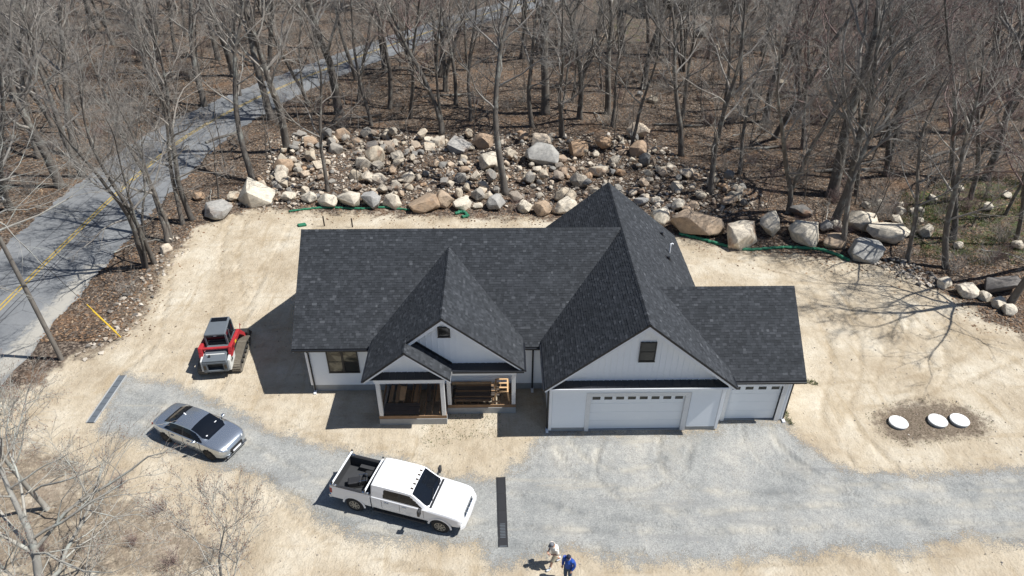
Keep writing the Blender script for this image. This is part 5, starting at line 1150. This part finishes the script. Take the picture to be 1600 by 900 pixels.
# undergrowth
def shrub_proto(seed, h, n, mat):
    rn = random.Random(seed); o = empty('shrub'); mb = MB()
    for k in range(n):
        a = rn.uniform(0,6.28); d = Vector((math.cos(a)*rn.uniform(.15,.8), math.sin(a)*rn.uniform(.15,.8), 1)).normalized(); p = Vector((rn.gauss(0,.25), rn.gauss(0,.25), -.05)); pts = [p.copy()]; L = h*rn.uniform(.5,1.1)
        for i in range(5): d = (d+Vector((rn.gauss(0,.15), rn.gauss(0,.15), rn.gauss(0,.08)-.02*i))).normalized(); p = p+d*L/5; pts.append(p.copy())
        mb.tube(pts, [.012-.0017*i for i in range(6)], 3, cap=False)
        for j in range(7):
            i = rn.randint(1,4); dd = (d+Vector((rn.gauss(0,.6), rn.gauss(0,.6), rn.gauss(0,.4)))).normalized(); q = pts[i]; mb.tube([q, q+dd*L*.16, q+dd*L*.3+Vector((0,0,.05))], [.006,.005,.003], 3, cap=False)
    mb.build('stems', M_[mat], o); return o
SH = [shrub_proto(1, 1.8, 26, 'twig'), shrub_proto(2, 1.3, 30, 'twig_red'), shrub_proto(3, 2.6, 26, 'twig')]; n = 0; tries = 0; fs = [True]*3
SHL = ['tangled grey-brown leafless shrub in the woods', 'low reddish leafless shrub in the woods', 'tall arching leafless shrub in the woods']
while n < 285 and tries < 20000:
    tries += 1; y = 12+(85-12)*trn.random(); hw = 12+.68*(y+26); x = -2+trn.uniform(-1, 1)*hw
    if trn.random() > (.45 if x < 18 else 1): continue
    q = np.array([[x, y]])
    if sdist(q, SAND)[0] > -1.2 or road_dist(q)[0] < 5.6 or sdist(q, PILE)[0] > -1 or (8 < x < 40 and y > 80): continue
    k = trn.randrange(3); o = SH[k] if fs[k] else copy_tree(SH[k]); fs[k] = False; n += 1; s = trn.uniform(.7,1.3); o.location = (x, y, hz(x, y)); o.rotation_euler = (0,0,trn.uniform(0,6.28)); o.scale = (s,s,s); tag(o, SHL[k], 'shrub', 'leafless undergrowth, kind %s' % ('grey', 'red', 'arching')[k])
# trees on the camera side, their crowns reaching into view
f1 = Tree(31, 9.6, .22, .18, 15, .56, kids=(6,5,4), wig=.16, trop=.05, stub=0, bias=(.45,.4,.0), tipr=.0055).make('bare_tree', 'bark_pale', 'bark_pale', 1); f1.location = (-20.3, -10.4, 0); tag(f1, 'pale lichened tree with red buds spreading over foreground sand', 'tree')
f2 = Tree(32, 7.6, .10, .22, 13, .45, kids=(7,6,4), wig=.15, trop=.08, stub=0, tipr=.0045).make('bare_tree', 'bark_pale', 'bark_pale', 1); f2.location = (-13.0, -11.3, 0); tag(f2, 'small twiggy tree with upright shoots near the pickup', 'tree')
f4 = Tree(34, 9.0, .13, .2, 13, .5, kids=(6,5,4), wig=.15, trop=.05, stub=0, tipr=.0045).make('bare_tree', 'bark_pale', 'bark_pale', 1); f4.location = (-24.0, -4.6, 0); tag(f4, 'twiggy tree with red buds overhanging the drive mouth', 'tree')
f3 = Tree(33, 16, .36, .48, 13, .74, kids=(6,5,4), wig=.15, trop=.0, stub=0, bias=(1.0,1.1,-.12)).make('bare_tree', 'bark_pale', 'bark_pale'); f3.location = (-31.0, 2.2, 0); tag(f3, 'pale limbed tree by utility pole with boughs over the road', 'tree')
f6 = Tree(36, 11, .24, .28, 13, .78, kids=(6,5,4), wig=.15, trop=.03, stub=0, tipr=.0065, bias=(1.3,.35,0)).make('bare_tree', 'bark_pale', 'bark_pale'); f6.location = (-44.5, 14.5, 0); tag(f6, 'pale lichened tree across the road with long boughs over asphalt', 'tree')
f5 = Tree(35, 8.0, .12, .2, 12, .5, kids=(6,5,4), wig=.16, trop=.04, stub=0, tipr=.0055, bias=(.3,.2,0)).make('bare_tree', 'bark_pale', 'bark_pale', 1); f5.location = (-17.2, -12.2, 0); tag(f5, 'low spreading budding tree between the pale tree and the upright one', 'tree')
for k, (px, py, q) in enumerate(((60,860,1),(150,800,0),(210,850,1),(110,730,0),(270,880,1),(40,760,0),(330,870,0),(250,800,1),(190,760,1))):
    o = copy_tree(SH[q]); g = G(px, py); s_ = .55+.3*trn.random(); o.location = (g.x, g.y, hz(g.x, g.y)); o.rotation_euler = (0,0,k); o.scale = (s_,)*3; tag(o, 'low leafless brush on bare soil under the foreground trees', 'shrub', 'foreground brush')
# fallen branches
fb = Tree(41, 4, .05, .15, 9, .35, kids=(4,3), stub=0)
m0 = fb.make('fallen_branch', 'bark_pale', 'bark_pale')
for k, (px, py, rz, sc) in enumerate(((185,395,2.2,1.0),(330,300,.4,.9),(470,305,1.0,.8),(930,180,.2,1.2),(1290,350,2.8,.9),(1540,395,.9,1.2),(1150,210,1.5,1.1))):
    o = m0 if k == 0 else copy_tree(m0); g = G(px, py); o.location = (g.x, g.y, hz(g.x, g.y)+.15); o.rotation_euler = (R(86), 0, rz); o.scale = (sc,)*3; tag(o, 'bare fallen branch lying on leaves at the wood edge', 'branch', 'fallen branches')

for k, (px, py, rz, L_) in enumerate(((560,185,.3,5),(870,235,-.2,4),(1180,232,.15,6),(1330,265,.1,7),(1060,195,-.1,5),(350,215,.9,4),(1480,240,.5,6),(700,150,.2,6),(1250,150,-.3,5))):
    g = G(px, py); o = MB().tube([(-L_/2,0,0), (-L_/6,.1,.05), (L_/5,-.05,0), (L_/2,.1,.06)], [.16,.15,.13,.09], 8).build('fallen_log', M_['bark'], smooth=True); o.location = (g.x, g.y, hz(g.x, g.y)+.1); o.rotation_euler = (0,0,rz); tag(o, 'grey fallen log lying on leaves in the woods', 'log', 'fallen logs')

# ------------------------------------------------------------------ leaf litter and grass
def leaves(n):
    lo, hi = np.array([-60, 8]), np.array([62, 70]); P_ = []
    while len(P_) < n:
        q = np.column_stack([np.random.uniform(lo[0], hi[0], 8000), lo[1]+(hi[1]-lo[1])*np.random.rand(8000)**1.5]); d = sdist(q, SAND); q = q[(d < np.random.exponential(.8, 8000)-.3) & (road_dist(q) > 4.3) & (np.abs(q[:,0]+2) < 10+.72*(q[:,1]+26))]; P_ += q.tolist()
    P_ = np.array(P_[:n]); z = relief(P_); s = np.random.uniform(.05,.12, n); a = np.random.uniform(0, 6.28, n); tl = np.random.uniform(-.5,.5,(n,2)); V_ = np.zeros((n,4,3))
    for k, (u, v) in enumerate(((-1,0),(0,-.55),(1,0),(0,.55))):
        x = u*np.cos(a)-v*np.sin(a); y = u*np.sin(a)+v*np.cos(a); V_[:,k,0] = P_[:,0]+x*s; V_[:,k,1] = P_[:,1]+y*s; V_[:,k,2] = z+.03+s*(x*tl[:,0]+y*tl[:,1])
    m = bpy.data.meshes.new('leaf_litter'); m.from_pydata(V_.reshape(-1,3).tolist(), [], np.arange(4*n).reshape(-1,4).tolist()); m.attributes.new('tone','FLOAT','FACE').data.foreach_set('value', np.random.beta(2,2,n).astype(np.float32)); m.materials.append(M_['leaf'])
    o = bpy.data.objects.new('leaf_litter', m); col.objects.link(o); tag(o, 'brown fallen leaves covering the woodland floor', 'leaves', kind='stuff')
leaves(70000)
def grass(name, poly, n, h, label, cond=None):
    P_ = np.array(scatter(poly, n, trn, -.3, cond)); z = relief(P_); a = np.random.uniform(0,6.28,n); hh = h*np.random.uniform(.4,1.2,n); w = .012+.012*np.random.rand(n); V_ = np.zeros((n,3,3)); dx, dy = np.cos(a), np.sin(a)
    V_[:,0] = np.column_stack([P_[:,0]-dx*w, P_[:,1]-dy*w, z-.01]); V_[:,1] = np.column_stack([P_[:,0]+dx*w, P_[:,1]+dy*w, z-.01]); b = np.random.normal(0,.5,(n,2))*hh[:,None]; V_[:,2] = np.column_stack([P_[:,0]+b[:,0], P_[:,1]+b[:,1], z+hh])
    m = bpy.data.meshes.new(name); m.from_pydata(V_.reshape(-1,3).tolist(), [], np.arange(3*n).reshape(-1,3).tolist()); m.attributes.new('tone','FLOAT','FACE').data.foreach_set('value', np.random.beta(2,2,n).astype(np.float32)); m.materials.append(M_['grass']); o = bpy.data.objects.new(name, m); col.objects.link(o); tag(o, label, 'grass', kind='stuff')
nz = lambda q: np.array([mnoise.noise(Vector((a*.45, b*.45, 3))) for a, b in q]) > .02
grass('wild_grass', GRASS, 14000, .22, 'green spring grass among boulders right of the clearing', nz)
grass('weeds', WEEDS, 650, .1, 'sparse green and straw weeds in front of the porch')
grass('soil_weeds', MULCH, 700, .09, 'sparse weeds around the tank covers')
WE2 = region([(1226,640),(1245,600),(1270,600),(1262,640),(1238,660)]); grass('wall_weeds', WE2, 500, .15, 'weeds along the right garage wall', nz)

# ------------------------------------------------------------------ neighbour beyond the woods
nb = empty('neighbour_house', (29, 93.5, 0), R(8), 'dark roofed neighbouring house glimpsed beyond the woods', 'house')
MB().box(-8, 8, -4, 4, -.2, 3).build('wall', plain('tan_wall', (.30,.26,.20), .8), nb); MB().prism([(-8.5,-4.6,2.9), (-8.5,4.6,2.9), (-8.5,0,6)], (17,0,0)).build('roof', M_['wood_dark'], nb)
for k in range(4): MB().box(-6+k*3.5, -4.8+k*3.5, -4.04, -4.005, 1.1, 2.3).build('window', M_['glass'], nb)
b = boulder(1095, 60, 26, 'yellowish boulder standing alone deep in the woods', 'boulders deep in the woods')
for x, y, w in ((1070,70,12),(1120,80,14),(1235,60,14),(1290,65,14),(940,60,10),(1330,150,14),(1225,130,16),(1020,160,18),(1000,150,14)): boulder(x, y, w, 'half-buried grey boulder among trees deep in the woods', 'boulders deep in the woods')
